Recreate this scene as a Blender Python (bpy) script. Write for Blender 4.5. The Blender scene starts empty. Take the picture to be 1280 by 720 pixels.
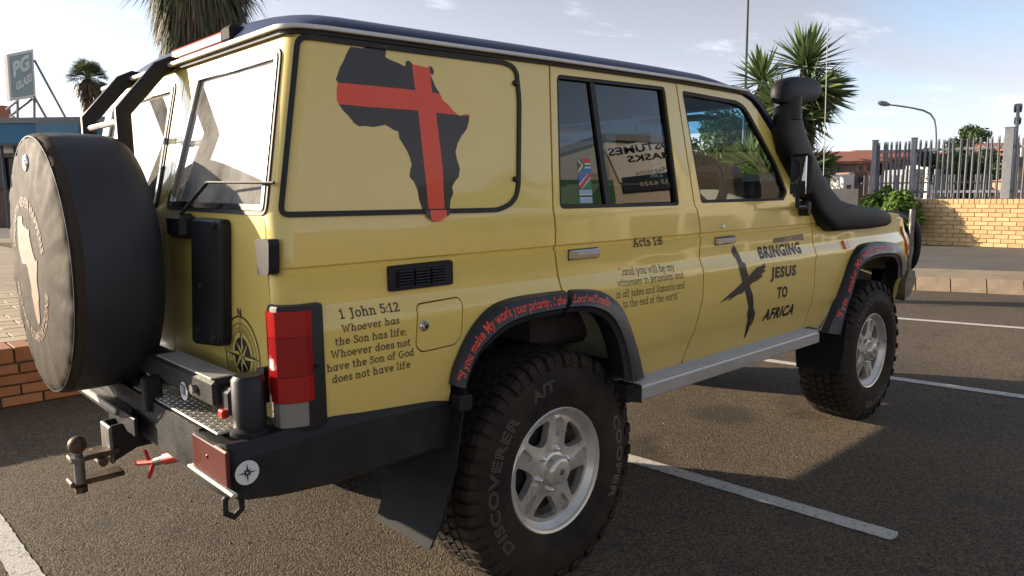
import bpy, bmesh, math, random
from mathutils import Vector, Matrix
from mathutils.geometry import delaunay_2d_cdt
random.seed(7)
PI = math.pi
R = math.radians
scn = bpy.context.scene
COL = scn.collection

# ------------------------------------------------------------------ camera
CAM = Vector((-1.84294, -2.58967, 1.39566))
YAW, PITCH, ROLL, FPX = R(46.7457), R(-7.5374), R(-0.6478), 934.825
FW = Vector((math.cos(PITCH)*math.cos(YAW), math.cos(PITCH)*math.sin(YAW), math.sin(PITCH)))
_r = FW.cross(Vector((0, 0, 1))).normalized(); _u = _r.cross(FW)
RT = _r*math.cos(ROLL) + _u*math.sin(ROLL)
UP = -_r*math.sin(ROLL) + _u*math.cos(ROLL)
cd = bpy.data.cameras.new('camera'); cam = bpy.data.objects.new('camera', cd); COL.objects.link(cam)
cam.matrix_world = Matrix(((RT.x, UP.x, -FW.x, CAM.x), (RT.y, UP.y, -FW.y, CAM.y), (RT.z, UP.z, -FW.z, CAM.z), (0, 0, 0, 1)))
cd.sensor_width = 36; cd.lens = FPX/1280*36; cd.clip_start = 0.05; cd.clip_end = 3000
scn.camera = cam

# ------------------------------------------------------------------ light, sky
SUN_EL = R(15.0)
SUN_H = Vector((-0.51, 0.86, 0)).normalized()
SUN = Vector((SUN_H.x*math.cos(SUN_EL), SUN_H.y*math.cos(SUN_EL), math.sin(SUN_EL)))
ld = bpy.data.lights.new('sun', 'SUN'); sun = bpy.data.objects.new('sun', ld); COL.objects.link(sun)
ld.energy = 4.9; ld.angle = R(0.53); ld.color = (1.0, 0.83, 0.62)
sun.rotation_euler = (-SUN).to_track_quat('-Z', 'Y').to_euler(); sun.location = (-10, 20, 12)
wd = bpy.data.worlds.new('World'); scn.world = wd; wd.use_nodes = True
nt = wd.node_tree; bg = nt.nodes['Background']
sky = nt.nodes.new('ShaderNodeTexSky'); sky.sky_type = 'NISHITA'; sky.sun_disc = False
sky.sun_elevation = SUN_EL
sky.sun_rotation = math.atan2(SUN_H.x, SUN_H.y)
sky.dust_density = 2.2; sky.air_density = 1.0; sky.ozone_density = 2.2; sky.altitude = 1500
tc = nt.nodes.new('ShaderNodeTexCoord')
# flatten directions onto a cloud layer: p = d.xy / (d.z + 0.12)
sep = nt.nodes.new('ShaderNodeSeparateXYZ'); nt.links.new(tc.outputs['Generated'], sep.inputs[0])
def wmath(op, a, b=None, clamp=False):
    n = nt.nodes.new('ShaderNodeMath'); n.operation = op; n.use_clamp = clamp
    for i, v in enumerate((a, b)):
        if v is None: continue
        if isinstance(v, (int, float)): n.inputs[i].default_value = v
        else: nt.links.new(v, n.inputs[i])
    return n.outputs[0]
zz = wmath('ADD', wmath('MAXIMUM', sep.outputs[2], 0.0), 0.10)
cmb = nt.nodes.new('ShaderNodeCombineXYZ')
nt.links.new(wmath('DIVIDE', sep.outputs[0], zz), cmb.inputs[0]); nt.links.new(wmath('DIVIDE', sep.outputs[1], zz), cmb.inputs[1])
mp = nt.nodes.new('ShaderNodeMapping'); mp.inputs['Rotation'].default_value = (0, 0, 0.9); mp.inputs['Scale'].default_value = (0.55, 1.0, 1); mp.inputs['Location'].default_value = (3.1, 1.7, 0.4)
nt.links.new(cmb.outputs[0], mp.inputs[0])
def wnoise(scale, detail, rough, dist=0):
    n = nt.nodes.new('ShaderNodeTexNoise'); n.inputs['Scale'].default_value = scale; n.inputs['Detail'].default_value = detail
    n.inputs['Roughness'].default_value = rough; n.inputs['Distortion'].default_value = dist; nt.links.new(mp.outputs[0], n.inputs['Vector']); return n.outputs[0]
def wramp(x, a, b, lo, hi):
    n = nt.nodes.new('ShaderNodeMapRange'); n.interpolation_type = 'SMOOTHSTEP'; nt.links.new(x, n.inputs[0])
    for i, v in enumerate((a, b, lo, hi)): n.inputs[i+1].default_value = v
    return n.outputs[0]
veil = wramp(wnoise(0.75, 5, 0.55, 0.4), 0.30, 0.62, 0.50, 0.95)
puff = wramp(wnoise(3.4, 8, 0.6), 0.55, 0.72, 0.0, 0.8)
mask = wmath('MAXIMUM', veil, puff)
lum = nt.nodes.new('ShaderNodeRGBToBW'); nt.links.new(sky.outputs[0], lum.inputs[0])
cc = nt.nodes.new('ShaderNodeMix'); cc.data_type = 'RGBA'; cc.blend_type = 'MULTIPLY'; cc.inputs[0].default_value = 1
nt.links.new(wmath('MULTIPLY', lum.outputs[0], wmath('ADD', wmath('MULTIPLY', puff, 0.45), 0.84)), cc.inputs[6]); cc.inputs[7].default_value = (0.93, 0.965, 1.09, 1)
mx = nt.nodes.new('ShaderNodeMix'); mx.data_type = 'RGBA'
nt.links.new(mask, mx.inputs[0]); nt.links.new(sky.outputs[0], mx.inputs[6]); nt.links.new(cc.outputs[2], mx.inputs[7])
nt.links.new(mx.outputs[2], bg.inputs[0]); bg.inputs[1].default_value = 0.15
scn.view_settings.view_transform = 'Standard'; scn.view_settings.look = 'None'
scn.view_settings.gamma = 1; scn.view_settings.exposure = 1.12
scn.cycles.max_bounces = 8; scn.cycles.transparent_max_bounces = 16; scn.cycles.caustics_reflective = False; scn.cycles.caustics_refractive = False
scn.cycles.sample_clamp_indirect = 6.0

# ------------------------------------------------------------------ tracing helpers
def ray(px, py): return FW + (px-640)/FPX*RT - (py-360)/FPX*UP
def onplane(px, py, ax, v):
    d = ray(px, py); t = (v-CAM[ax])/d[ax]; return CAM + t*d
def atdist(px, py, D): return CAM + D*ray(px, py)
PROF = [(.50, .800), (.60, .838), (.70, .853), (.762, .860), (.798, .870), (.90, .876), (1.03, .874), (1.045, .873), (1.092, .853), (1.105, .851),
        (1.184, .852), (1.190, .844), (1.200, .844), (1.206, .852), (1.30, .849), (1.335, .843), (1.80, .800), (1.90, .790)]
ZC = [p[0] for p in PROF]
def prof(z):
    if z <= PROF[0][0]: return PROF[0][1]
    for (a, wa), (b, wb) in zip(PROF, PROF[1:]):
        if z <= b: return wa + (wb-wa)*(z-a)/(b-a)
    return PROF[-1][1]
def wid(x, z):
    w = prof(z)
    if x > 2.7: w -= (x-2.7)**2*0.14
    if z > 1.335 and x > 1.3: w -= 0
    return w
def S(px, py, off=0.0):
    """point of the right-hand body side seen at a pixel of the photograph: (x, z)"""
    y = -0.85
    for _ in range(6):
        p = onplane(px, py, 1, y); y = -(wid(p.x, p.z) + off)
    return (p.x, p.z)
def SY(px, py, y):
    p = onplane(px, py, 1, y); return (p.x, p.z)
def slant(z): return 0.0 if z < 1.335 else (z-1.335)/0.465*0.098
XR = -1.0
def B(px, py, off=0.0):
    """point of the rear plane: (y, z)"""
    x = XR
    for _ in range(6):
        p = onplane(px, py, 0, x); x = XR + slant(p.z) - off
    return (p.y, p.z)
def BX(px, py, x):
    p = onplane(px, py, 0, x); return (p.y, p.z)
def Z(px, py, z):
    p = onplane(px, py, 2, z); return (p.x, p.y)

# ------------------------------------------------------------------ materials
def mat(name, col, rough=0.6, metal=0.0, var=0.0, vscale=8.0, bump=0.0, bscale=60.0, coat=0.0, spec=0.5, col2=None, emit=None, rvar=0.0, detail=5):
    m = bpy.data.materials.new(name); m.use_nodes = True; t = m.node_tree; b = t.nodes['Principled BSDF']
    c = tuple(col)+(1,)
    b.inputs['Base Color'].default_value = c; b.inputs['Roughness'].default_value = rough; b.inputs['Metallic'].default_value = metal
    b.inputs['Specular IOR Level'].default_value = spec
    if coat: b.inputs['Coat Weight'].default_value = coat; b.inputs['Coat Roughness'].default_value = 0.04
    g = None
    if var or bump or col2 or rvar:
        g = t.nodes.new('ShaderNodeTexCoord')
    if var or col2 or rvar:
        n = t.nodes.new('ShaderNodeTexNoise'); n.inputs['Scale'].default_value = vscale; n.inputs['Detail'].default_value = detail; n.inputs['Roughness'].default_value = 0.62
        t.links.new(g.outputs['Object'], n.inputs['Vector'])
        r = t.nodes.new('ShaderNodeMapRange'); r.inputs[1].default_value = 0.32; r.inputs[2].default_value = 0.68
        t.links.new(n.outputs[0], r.inputs[0])
        if var or col2:
            x = t.nodes.new('ShaderNodeMix'); x.data_type = 'RGBA'; t.links.new(r.outputs[0], x.inputs[0])
            c2 = tuple(col2)+(1,) if col2 else tuple(min(1, k*(1+var)) for k in col)+(1,)
            c1 = c if col2 else tuple(k*(1-var) for k in col)+(1,)
            x.inputs[6].default_value = c1; x.inputs[7].default_value = c2; t.links.new(x.outputs[2], b.inputs['Base Color'])
        if rvar:
            q = t.nodes.new('ShaderNodeMapRange'); q.inputs[3].default_value = max(0.02, rough-rvar); q.inputs[4].default_value = min(1, rough+rvar)
            t.links.new(r.outputs[0], q.inputs[0]); t.links.new(q.outputs[0], b.inputs['Roughness'])
    if bump:
        n2 = t.nodes.new('ShaderNodeTexNoise'); n2.inputs['Scale'].default_value = bscale; n2.inputs['Detail'].default_value = 4
        t.links.new(g.outputs['Object'], n2.inputs['Vector'])
        bp = t.nodes.new('ShaderNodeBump'); bp.inputs['Strength'].default_value = bump; bp.inputs['Distance'].default_value = 0.01
        t.links.new(n2.outputs[0], bp.inputs['Height']); t.links.new(bp.outputs[0], b.inputs['Normal'])
    if emit:
        b.inputs['Emission Color'].default_value = tuple(emit[:3])+(1,); b.inputs['Emission Strength'].default_value = emit[3]
    return m
def glass(name, tint, rough=0.0, ior=1.5, film=(0.02, 0.02, 0.02), gain=1.0, opacity=0.0):
    m = bpy.data.materials.new(name); m.use_nodes = True; t = m.node_tree; out = t.nodes['Material Output']
    t.nodes.remove(t.nodes['Principled BSDF'])
    tr = t.nodes.new('ShaderNodeBsdfTransparent'); tr.inputs[0].default_value = tuple(tint)+(1,)
    gl = t.nodes.new('ShaderNodeBsdfGlossy'); gl.inputs['Roughness'].default_value = rough
    fr = t.nodes.new('ShaderNodeFresnel'); ge = t.nodes.new('ShaderNodeNewGeometry'); io = t.nodes.new('ShaderNodeMapRange'); io.inputs[3].default_value = ior; io.inputs[4].default_value = 1/ior; t.links.new(ge.outputs['Backfacing'], io.inputs[0]); t.links.new(io.outputs[0], fr.inputs[0])
    base = tr.outputs[0]
    if opacity:
        df = t.nodes.new('ShaderNodeBsdfDiffuse'); df.inputs[0].default_value = tuple(film)+(1,)
        m0 = t.nodes.new('ShaderNodeMixShader'); tcg = t.nodes.new('ShaderNodeTexCoord'); nz = t.nodes.new('ShaderNodeTexNoise'); nz.inputs['Scale'].default_value = 5; nz.inputs['Detail'].default_value = 7; nz.inputs['Roughness'].default_value = .7; t.links.new(tcg.outputs['Object'], nz.inputs['Vector']); nr = t.nodes.new('ShaderNodeMapRange'); nr.inputs[1].default_value = .35; nr.inputs[2].default_value = .7; nr.inputs[3].default_value = opacity*.6; nr.inputs[4].default_value = opacity*1.8; t.links.new(nz.outputs[0], nr.inputs[0]); t.links.new(nr.outputs[0], m0.inputs[0])
        t.links.new(tr.outputs[0], m0.inputs[1]); t.links.new(df.outputs[0], m0.inputs[2]); base = m0.outputs[0]
    k = t.nodes.new('ShaderNodeMath'); k.operation = 'MULTIPLY'; k.use_clamp = True; k.inputs[1].default_value = gain; t.links.new(fr.outputs[0], k.inputs[0])
    mixs = t.nodes.new('ShaderNodeMixShader'); t.links.new(k.outputs[0], mixs.inputs[0]); t.links.new(base, mixs.inputs[1]); t.links.new(gl.outputs[0], mixs.inputs[2])
    t.links.new(mixs.outputs[0], out.inputs[0]); return m
M = {}
def car_paint():
    m = mat('paint_sand', (0.86, 0.635, 0.140), 0.34, 0.0, coat=0.75, spec=0.45)
    t = m.node_tree; b = t.nodes['Principled BSDF']; g = t.nodes.new('ShaderNodeTexCoord')
    n = t.nodes.new('ShaderNodeTexNoise'); n.inputs['Scale'].default_value = 2.3; n.inputs['Detail'].default_value = 6; n.inputs['Roughness'].default_value = .65
    t.links.new(g.outputs['Object'], n.inputs['Vector'])
    s = t.nodes.new('ShaderNodeSeparateXYZ'); t.links.new(g.outputs['Object'], s.inputs[0])
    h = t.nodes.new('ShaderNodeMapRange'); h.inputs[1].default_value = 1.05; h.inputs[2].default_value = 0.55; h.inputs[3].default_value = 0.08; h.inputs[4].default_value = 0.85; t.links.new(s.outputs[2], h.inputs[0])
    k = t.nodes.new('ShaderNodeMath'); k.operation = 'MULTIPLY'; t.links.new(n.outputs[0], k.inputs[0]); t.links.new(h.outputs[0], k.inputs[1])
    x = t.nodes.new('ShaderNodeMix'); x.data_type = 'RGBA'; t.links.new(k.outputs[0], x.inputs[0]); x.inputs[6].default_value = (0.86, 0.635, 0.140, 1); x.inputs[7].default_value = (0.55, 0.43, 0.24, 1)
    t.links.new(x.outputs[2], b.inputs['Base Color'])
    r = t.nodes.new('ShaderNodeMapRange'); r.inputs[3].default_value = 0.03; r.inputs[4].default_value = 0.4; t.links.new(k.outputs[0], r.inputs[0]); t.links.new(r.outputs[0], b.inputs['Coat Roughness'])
    n4 = t.nodes.new('ShaderNodeTexNoise'); n4.inputs['Scale'].default_value = 26; n4.inputs['Detail'].default_value = 9; n4.inputs['Roughness'].default_value = .75; t.links.new(g.outputs['Object'], n4.inputs['Vector'])
    r4 = t.nodes.new('ShaderNodeMapRange'); r4.inputs[1].default_value = .52; r4.inputs[2].default_value = .75; r4.inputs[3].default_value = 0; r4.inputs[4].default_value = .35; t.links.new(n4.outputs[0], r4.inputs[0])
    x4 = t.nodes.new('ShaderNodeMix'); x4.data_type = 'RGBA'; t.links.new(r4.outputs[0], x4.inputs[0]); t.links.new(x.outputs[2], x4.inputs[6]); x4.inputs[7].default_value = (0.62, 0.49, 0.25, 1); t.links.new(x4.outputs[2], b.inputs['Base Color'])
    # the slight waviness of pressed sheet metal
    n3 = t.nodes.new('ShaderNodeTexNoise'); n3.inputs['Scale'].default_value = 3.0; n3.inputs['Detail'].default_value = 1; t.links.new(g.outputs['Object'], n3.inputs['Vector'])
    bp = t.nodes.new('ShaderNodeBump'); bp.inputs['Strength'].default_value = 0.35; bp.inputs['Distance'].default_value = 0.012; t.links.new(n3.outputs[0], bp.inputs['Height'])
    t.links.new(bp.outputs[0], b.inputs['Normal']); t.links.new(bp.outputs[0], b.inputs['Coat Normal'])
    return m
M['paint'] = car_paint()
M['paint_in'] = mat('paint_dusty', (0.55, 0.47, 0.31), 0.8, var=.25, vscale=6)
M['navy'] = mat('paint_navy', (0.014, 0.026, 0.080), 0.45, coat=.15, spec=.35)
M['black'] = mat('black_steel', (0.009, 0.009, 0.010), 0.55, vscale=9, bump=.15, bscale=160, rvar=.12, col2=(0.022, 0.020, 0.018), spec=.35)
M['snorkel'] = mat('snorkel_plastic', (0.008, 0.009, 0.011), 0.55, spec=.3, bump=.08, bscale=250)
M['flap'] = mat('flap_rubber', (0.014, 0.015, 0.017), 0.75, spec=.2)
M['plastic'] = mat('black_plastic', (0.010, 0.010, 0.012), 0.48, spec=.38, bump=.1, bscale=300, rvar=.1, vscale=5)
M['flare'] = mat('flare_plastic', (0.022, 0.024, 0.028), 0.36, rvar=.1, vscale=7)
M['rubber'] = mat('rubber_seal', (0.012, 0.012, 0.012), 0.6)
M['dark'] = mat('dark_cavity', (0.012, 0.012, 0.012), 0.9)
M['under'] = mat('underbody', (0.02, 0.019, 0.017), 0.85, var=.4, vscale=7)
M['chrome'] = mat('chrome', (0.75, 0.75, 0.76), 0.12, 1.0)
M['alu'] = mat('aluminium', (0.55, 0.53, 0.48), 0.4, 0.45, rvar=.12, vscale=10)
M['alloy'] = mat('alloy_silver', (0.70, 0.66, 0.58), 0.34, 0.55, var=.12, vscale=14, rvar=.1)
M['alloy2'] = mat('alloy_pocket', (0.45, 0.42, 0.37), 0.6, 0.3, var=.3, vscale=14)
M['steel'] = mat('bare_steel', (0.20, 0.19, 0.17), 0.5, 0.7, var=.35, vscale=30)
M['rust'] = mat('brown_steel', (0.11, 0.07, 0.045), 0.6, 0.5, var=.5, vscale=40)
M['tyre'] = mat('tyre_rubber', (0.012, 0.010, 0.009), 0.8, vscale=4.5, bump=.25, bscale=200, col2=(0.050, 0.038, 0.026), spec=.25)
M['tyretext'] = mat('tyre_lettering', (0.15, 0.13, 0.105), 0.7)
M['redlens'] = mat('red_lens', (0.40, 0.012, 0.012), 0.18, coat=.6, bump=.08, bscale=90)
M['lampdark'] = mat('bumper_lens', (0.11, 0.018, 0.014), 0.3, coat=.4)
M['tyretext2'] = mat('tyre_lettering_pale', (0.25, 0.215, 0.165), 0.7)
M['redlens2'] = mat('red_lens_deep', (0.30, 0.008, 0.009), 0.18, coat=.6, bump=.08, bscale=90)
M['clearlens'] = mat('clear_lens', (0.24, 0.22, 0.19), 0.2, coat=.8, bump=.4, bscale=220)
M['amber'] = mat('amber_lens', (0.75, 0.16, 0.015), 0.2, coat=1)
M['decal'] = mat('decal_black', (0.022, 0.020, 0.018), 0.4)
M['decal_grey'] = mat('decal_grey', (0.045, 0.042, 0.036), 0.45)
M['decal_brown'] = mat('decal_africa', (0.030, 0.017, 0.010), 0.35, spec=.35, coat=.25, bump=.05, bscale=5)
M['decal_red'] = mat('decal_red', (0.88, 0.080, 0.028), 0.4, spec=.35, coat=.2)
M['stopred'] = mat('stop_lamp_red', (0.42, 0.025, 0.018), 0.5, spec=.2)
M['aerial'] = mat('aerial_grey', (.40, .40, .40), .5)
M['rail'] = mat('rail_silver', (0.62, 0.60, 0.56), 0.4, .2)
M['red'] = mat('red_paint', (0.55, 0.03, 0.015), 0.45)
M['white'] = mat('white_print', (0.75, 0.75, 0.72), 0.5)
M['green'] = mat('green_print', (0.02, 0.22, 0.08), 0.5)
M['blue'] = mat('blue_print', (0.05, 0.15, 0.45), 0.5)
M['sky_print'] = mat('pale_blue_print', (0.30, 0.50, 0.62), 0.5)
M['yellow'] = mat('yellow_print', (0.75, 0.50, 0.05), 0.5)
M['cover_face'] = mat('vinyl_face', (0.050, 0.038, 0.026), 0.72, spec=.15, var=.14, vscale=7, bump=.25, bscale=22, rvar=.08)  # same vinyl as the side, lighter and warmer as if sunlit
M['cover_side'] = mat('vinyl_side', (0.026, 0.028, 0.036), 0.6, var=.2, vscale=5, bump=.25, bscale=14)  # same vinyl as the face, darker and bluer as if in shade
M['pink'] = mat('faded_print', (0.28, 0.18, 0.12), 0.6, var=.1, vscale=12)
M['glass_front'] = glass('window_clear', (0.86, 0.91, 0.89), gain=.32)
M['glass_tint'] = glass('window_tinted', (0.045, 0.05, 0.055), gain=1.35)
M['glass_rear'] = glass('window_rear', (0.14, 0.15, 0.15), rough=0.006, gain=3.2, film=(.70, .68, .63), opacity=.55)  # dirt film, made paler and denser to stand in for sun glare
M['glass_wind'] = glass('windscreen', (0.80, 0.88, 0.86))
M['glass_band'] = glass('windscreen_band', (0.16, 0.42, 0.62))
M['mirror'] = mat('mirror_glass', (0.85, 0.85, 0.87), 0.02, 1.0)
M['seat'] = mat('seat_fabric', (0.07, 0.055, 0.045), 0.9, var=.2)
M['dash'] = mat('dash_plastic', (0.045, 0.038, 0.034), 0.5)
M['dash2'] = mat('dash_brown', (0.16, 0.075, 0.04), 0.5)

# ------------------------------------------------------------------ mesh helpers
class MB:
    def __init__(s): s.v = []; s.f = []; s.m = []
    def add(s, vs, fs, mi=0):
        o = len(s.v); s.v += [tuple(p) for p in vs]; s.f += [tuple(i+o for i in f) for f in fs]; s.m += [mi]*len(fs); return s
    def box(s, c, d, rot=None, mi=0):
        hx, hy, hz = d[0]/2, d[1]/2, d[2]/2; c = Vector(c)
        P = [Vector((x, y, z)) for x in (-hx, hx) for y in (-hy, hy) for z in (-hz, hz)]
        if rot is not None: P = [rot @ p for p in P]
        return s.add([p+c for p in P], [(0, 1, 3, 2), (4, 6, 7, 5), (0, 4, 5, 1), (2, 3, 7, 6), (0, 2, 6, 4), (1, 5, 7, 3)], mi)
    def bbox(s, c, d, b=0.006, rot=None, mi=0):
        """box with chamfered edges"""
        hx, hy, hz = [k/2 for k in d]; b = min(b, hx*.9, hy*.9, hz*.9); c = Vector(c)
        P = []; key = {}
        for sx in (-1, 1):
            for sy in (-1, 1):
                for sz in (-1, 1):
                    for k, q in enumerate(((hx, hy-b, hz-b), (hx-b, hy, hz-b), (hx-b, hy-b, hz))):
                        key[(sx, sy, sz, k)] = len(P); P.append(Vector((sx*q[0], sy*q[1], sz*q[2])))
        F = []
        for sg in (-1, 1):
            F.append([key[(sg, a, b2, 0)] for a, b2 in ((-1, -1), (1, -1), (1, 1), (-1, 1))])
            F.append([key[(a, sg, b2, 1)] for a, b2 in ((-1, -1), (1, -1), (1, 1), (-1, 1))])
            F.append([key[(a, b2, sg, 2)] for a, b2 in ((-1, -1), (1, -1), (1, 1), (-1, 1))])
        for a in (-1, 1):
            for b2 in (-1, 1):
                F.append([key[(a, b2, -1, 0)], key[(a, b2, 1, 0)], key[(a, b2, 1, 1)], key[(a, b2, -1, 1)]])
                F.append([key[(a, -1, b2, 0)], key[(a, 1, b2, 0)], key[(a, 1, b2, 2)], key[(a, -1, b2, 2)]])
                F.append([key[(-1, a, b2, 1)], key[(1, a, b2, 1)], key[(1, a, b2, 2)], key[(-1, a, b2, 2)]])
                for e in (-1, 1): F.append([key[(a, b2, e, 0)], key[(a, b2, e, 1)], key[(a, b2, e, 2)]])
        if rot is not None: P = [rot @ p for p in P]
        return s.add([p+c for p in P], F, mi)
    def rings(s, rings, closed=True, cap=True, mi=0, loop=False):
        n = len(rings[0]); V = [p for r in rings for p in r]; F = []
        m = len(rings); L = m if loop else m-1
        for i in range(L):
            a = i*n; b = ((i+1) % m)*n
            for j in range(n if closed else n-1):
                k = (j+1) % n; F.append((a+j, a+k, b+k, b+j))
        if cap and closed and not loop: F.append(tuple(range(n))); F.append(tuple(range((m-1)*n, m*n)))
        return s.add(V, F, mi)
    def tube(s, pts, r, n=10, mi=0, sx=1.0, cap=True, loop=False, upv=None, flat=None):
        pts = [Vector(p) for p in pts]; rr = r if isinstance(r, (list, tuple)) else [r]*len(pts); rings = []
        m = len(pts); prev = None
        for i, p in enumerate(pts):
            if loop: t = (pts[(i+1) % m]-pts[i-1]).normalized()
            else: t = ((pts[min(i+1, m-1)]-p).normalized() + (p-pts[max(i-1, 0)]).normalized())
            t = t.normalized() if t.length > 1e-9 else Vector((0, 0, 1))
            if prev is None:
                a = Vector(upv) if upv else (Vector((0, 0, 1)) if abs(t.z) < .9 else Vector((1, 0, 0)))
            else: a = prev
            a = (a - t*a.dot(t)).normalized(); prev = a; b = t.cross(a)
            ra = rr[i]; ry = ra*sx
            if flat is not None: # rounded rectangle section: flat=(width, height) half sizes
                w2, h2 = flat; rings.append([p + a*h2*sgnpow(math.sin(2*PI*k/n), .5) + b*w2*sgnpow(math.cos(2*PI*k/n), .5) for k in range(n)])
            else: rings.append([p + a*ra*math.sin(2*PI*k/n) + b*ry*math.cos(2*PI*k/n) for k in range(n)])
        return s.rings(rings, True, cap, mi, loop)
    def cyl(s, p0, p1, r, n=16, mi=0, r2=None): return s.tube([p0, p1], [r, r if r2 is None else r2], n, mi)
    def lathe(s, prof_, axis, c, n=48, mi=0, a0=0, a1=2*PI):
        """prof_: (radius, along) pairs turned round an axis ('x','y','z') through c"""
        full = abs(a1-a0-2*PI) < 1e-6; k = n if full else n+1; rings = []
        for i in range(k):
            a = a0+(a1-a0)*i/n; ca, sa = math.cos(a), math.sin(a); ring = []
            for r, h in prof_:
                ring.append(Vector(c) + (Vector((r*ca, h, r*sa)) if axis == 'y' else Vector((h, r*ca, r*sa)) if axis == 'x' else Vector((r*ca, r*sa, h))))
            rings.append(ring)
        m = len(prof_); V = [p for r in rings for p in r]; F = []
        for i in range(n):
            a = i*m; b = ((i+1) % k)*m
            for j in range(m-1): F.append((a+j, a+j+1, b+j+1, b+j))
        return s.add(V, F, mi)
    def prism(s, poly, ax, a, b, mi=0):
        """poly of (u,v) extruded along axis ax from a to b"""
        def P(u, v, h): return (h, u, v) if ax == 0 else (u, h, v) if ax == 1 else (u, v, h)
        n = len(poly); V = [P(u, v, a) for u, v in poly]+[P(u, v, b) for u, v in poly]
        return s.add(V, [tuple(range(n)), tuple(range(n, 2*n))]+[(i, (i+1) % n, n+(i+1) % n, n+i) for i in range(n)], mi)
    def ball(s, c, r, n=14, m=8, mi=0, sc=(1, 1, 1)):
        rings = []
        for i in range(1, m):
            a = PI*i/m; rings.append([Vector(c)+Vector((r*sc[0]*math.sin(a)*math.cos(2*PI*j/n), r*sc[1]*math.sin(a)*math.sin(2*PI*j/n), r*sc[2]*math.cos(a))) for j in range(n)])
        return s.rings(rings, True, True, mi)
    def mesh(s, name, mats, smooth=None, fix=True):
        me = bpy.data.meshes.new(name); me.from_pydata(s.v, [], s.f)
        if not isinstance(mats, (list, tuple)): mats = [mats]
        for m in mats: me.materials.append(m)
        if len(mats) > 1: me.polygons.foreach_set('material_index', s.m)
        if fix and len(s.f) < 60000:
            bm = bmesh.new(); bm.from_mesh(me); bmesh.ops.recalc_face_normals(bm, faces=bm.faces); bm.to_mesh(me); bm.free()
        if smooth is not None:
            me.polygons.foreach_set('use_smooth', [True]*len(me.polygons)); me.set_sharp_from_angle(angle=R(smooth))
        me.update(); return me
    def build(s, name, mats, parent=None, smooth=None, fix=True, **kw):
        return link(name, s.mesh(name, mats, smooth, fix), parent, **kw)
def sgnpow(v, e): return math.copysign(abs(v)**e, v)
def link(name, me, parent=None, loc=None, rot=None, kind=None, label=None, cat=None, group=None):
    o = bpy.data.objects.new(name, me); COL.objects.link(o)
    if parent: o.parent = parent
    if loc is not None: o.location = loc
    if rot is not None: o.rotation_euler = rot
    tag(o, label, cat, group, kind); return o
def tag(o, label=None, cat=None, group=None, kind=None):
    if label: o['label'] = label
    if cat: o['category'] = cat
    if group: o['group'] = group
    if kind: o['kind'] = kind
    return o
def empty(name, loc=(0, 0, 0), rz=0, label=None, cat=None, group=None):
    o = bpy.data.objects.new(name, None); COL.objects.link(o); o.location = loc; o.rotation_euler = (0, 0, rz); o.empty_display_size = .1
    return tag(o, label, cat, group)
def inside(p, poly):
    x, y = p; c = False; j = len(poly)-1
    for i in range(len(poly)):
        xi, yi = poly[i]; xj, yj = poly[j]
        if (yi > y) != (yj > y) and x < (xj-xi)*(y-yi)/(yj-yi)+xi: c = not c
        j = i
    return c
def rounded(poly, r, n=5):
    """round every corner of a polygon"""
    out = []; m = len(poly)
    for i in range(m):
        p = Vector(poly[i]).to_2d() if len(poly[i]) > 2 else Vector(poly[i]); a = Vector(poly[i-1]); b = Vector(poly[(i+1) % m])
        rr = r[i] if isinstance(r, (list, tuple)) else r
        da = (a-p); db = (b-p); k = min(rr, da.length*.45, db.length*.45)
        if k < 1e-5: out.append(tuple(p)); continue
        A = p+da.normalized()*k; Bp = p+db.normalized()*k
        for j in range(n+1):
            t = j/n; q = A*(1-t)**2 + p*2*t*(1-t) + Bp*t*t; out.append((q.x, q.y))
    return out
def cdt(outers, cuts):
    """triangulate the plane under all outlines; returns verts, tris"""
    V = []; E = []
    for poly in outers:
        o = len(V); n = len(poly); V += [Vector(p) for p in poly]; E += [(o+i, o+(i+1) % n) for i in range(n)]
    for ln in cuts:
        o = len(V); V += [Vector(p) for p in ln]; E += [(o+i, o+i+1) for i in range(len(ln)-1)]
    r = delaunay_2d_cdt(V, E, [], 0, 1e-5); return r[0], r[2]
def sheet(outer, holes, cuts, mapf, thick=0.012, sel=None):
    """a plate cut from outline and holes, bent by mapf(u, v, depth) and given thickness; returns MB"""
    V, T = cdt([outer]+holes, cuts); keep = []
    for t in T:
        c = (sum(V[i][0] for i in t)/3, sum(V[i][1] for i in t)/3)
        if inside(c, outer) and not any(inside(c, h) for h in holes) and (sel is None or sel(c)): keep.append(tuple(t))
    used = sorted({i for t in keep for i in t}); ix = {v: k for k, v in enumerate(used)}; n = len(used)
    P = [mapf(V[i][0], V[i][1], 0.0) for i in used]; F = [tuple(ix[i] for i in t) for t in keep]
    mb = MB()
    if thick:
        P2 = [mapf(V[i][0], V[i][1], thick) for i in used]; cnt = {}
        for f in F:
            for a, b in ((f[0], f[1]), (f[1], f[2]), (f[2], f[0])): cnt[(a, b)] = 1
        G = [tuple(reversed([i+n for i in f])) for f in F]
        G += [(b, a, a+n, b+n) for (a, b) in cnt if (b, a) not in cnt]
        mb.add(P+P2, F+G)
    else: mb.add(P, F)
    return mb
BIG = 6.0
def zcuts(lo=-9, hi=9): return [[(-3, z), (5, z)] for z in ZC if lo < z < hi]
def side_map(s, off=0.0):
    """bend (x, z) onto the body side; the rear end wraps round the corner"""
    def f(u, z, d):
        rc = 0.055; xc = XR+rc+slant(z); w = wid(max(u, xc), z)+off; o = off
        if u >= xc: return (u, s*(w-d), z)
        L = (xc-u); a = L/(rc+o); ca = PI/2
        if a <= ca: return (xc-(rc+o-d)*math.sin(a), s*(w-rc-o+(rc+o-d)*math.cos(a)), z)
        return (xc-(rc+o-d), s*(w-rc-o-(L-ca*(rc+o))), z)
    return f
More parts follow.
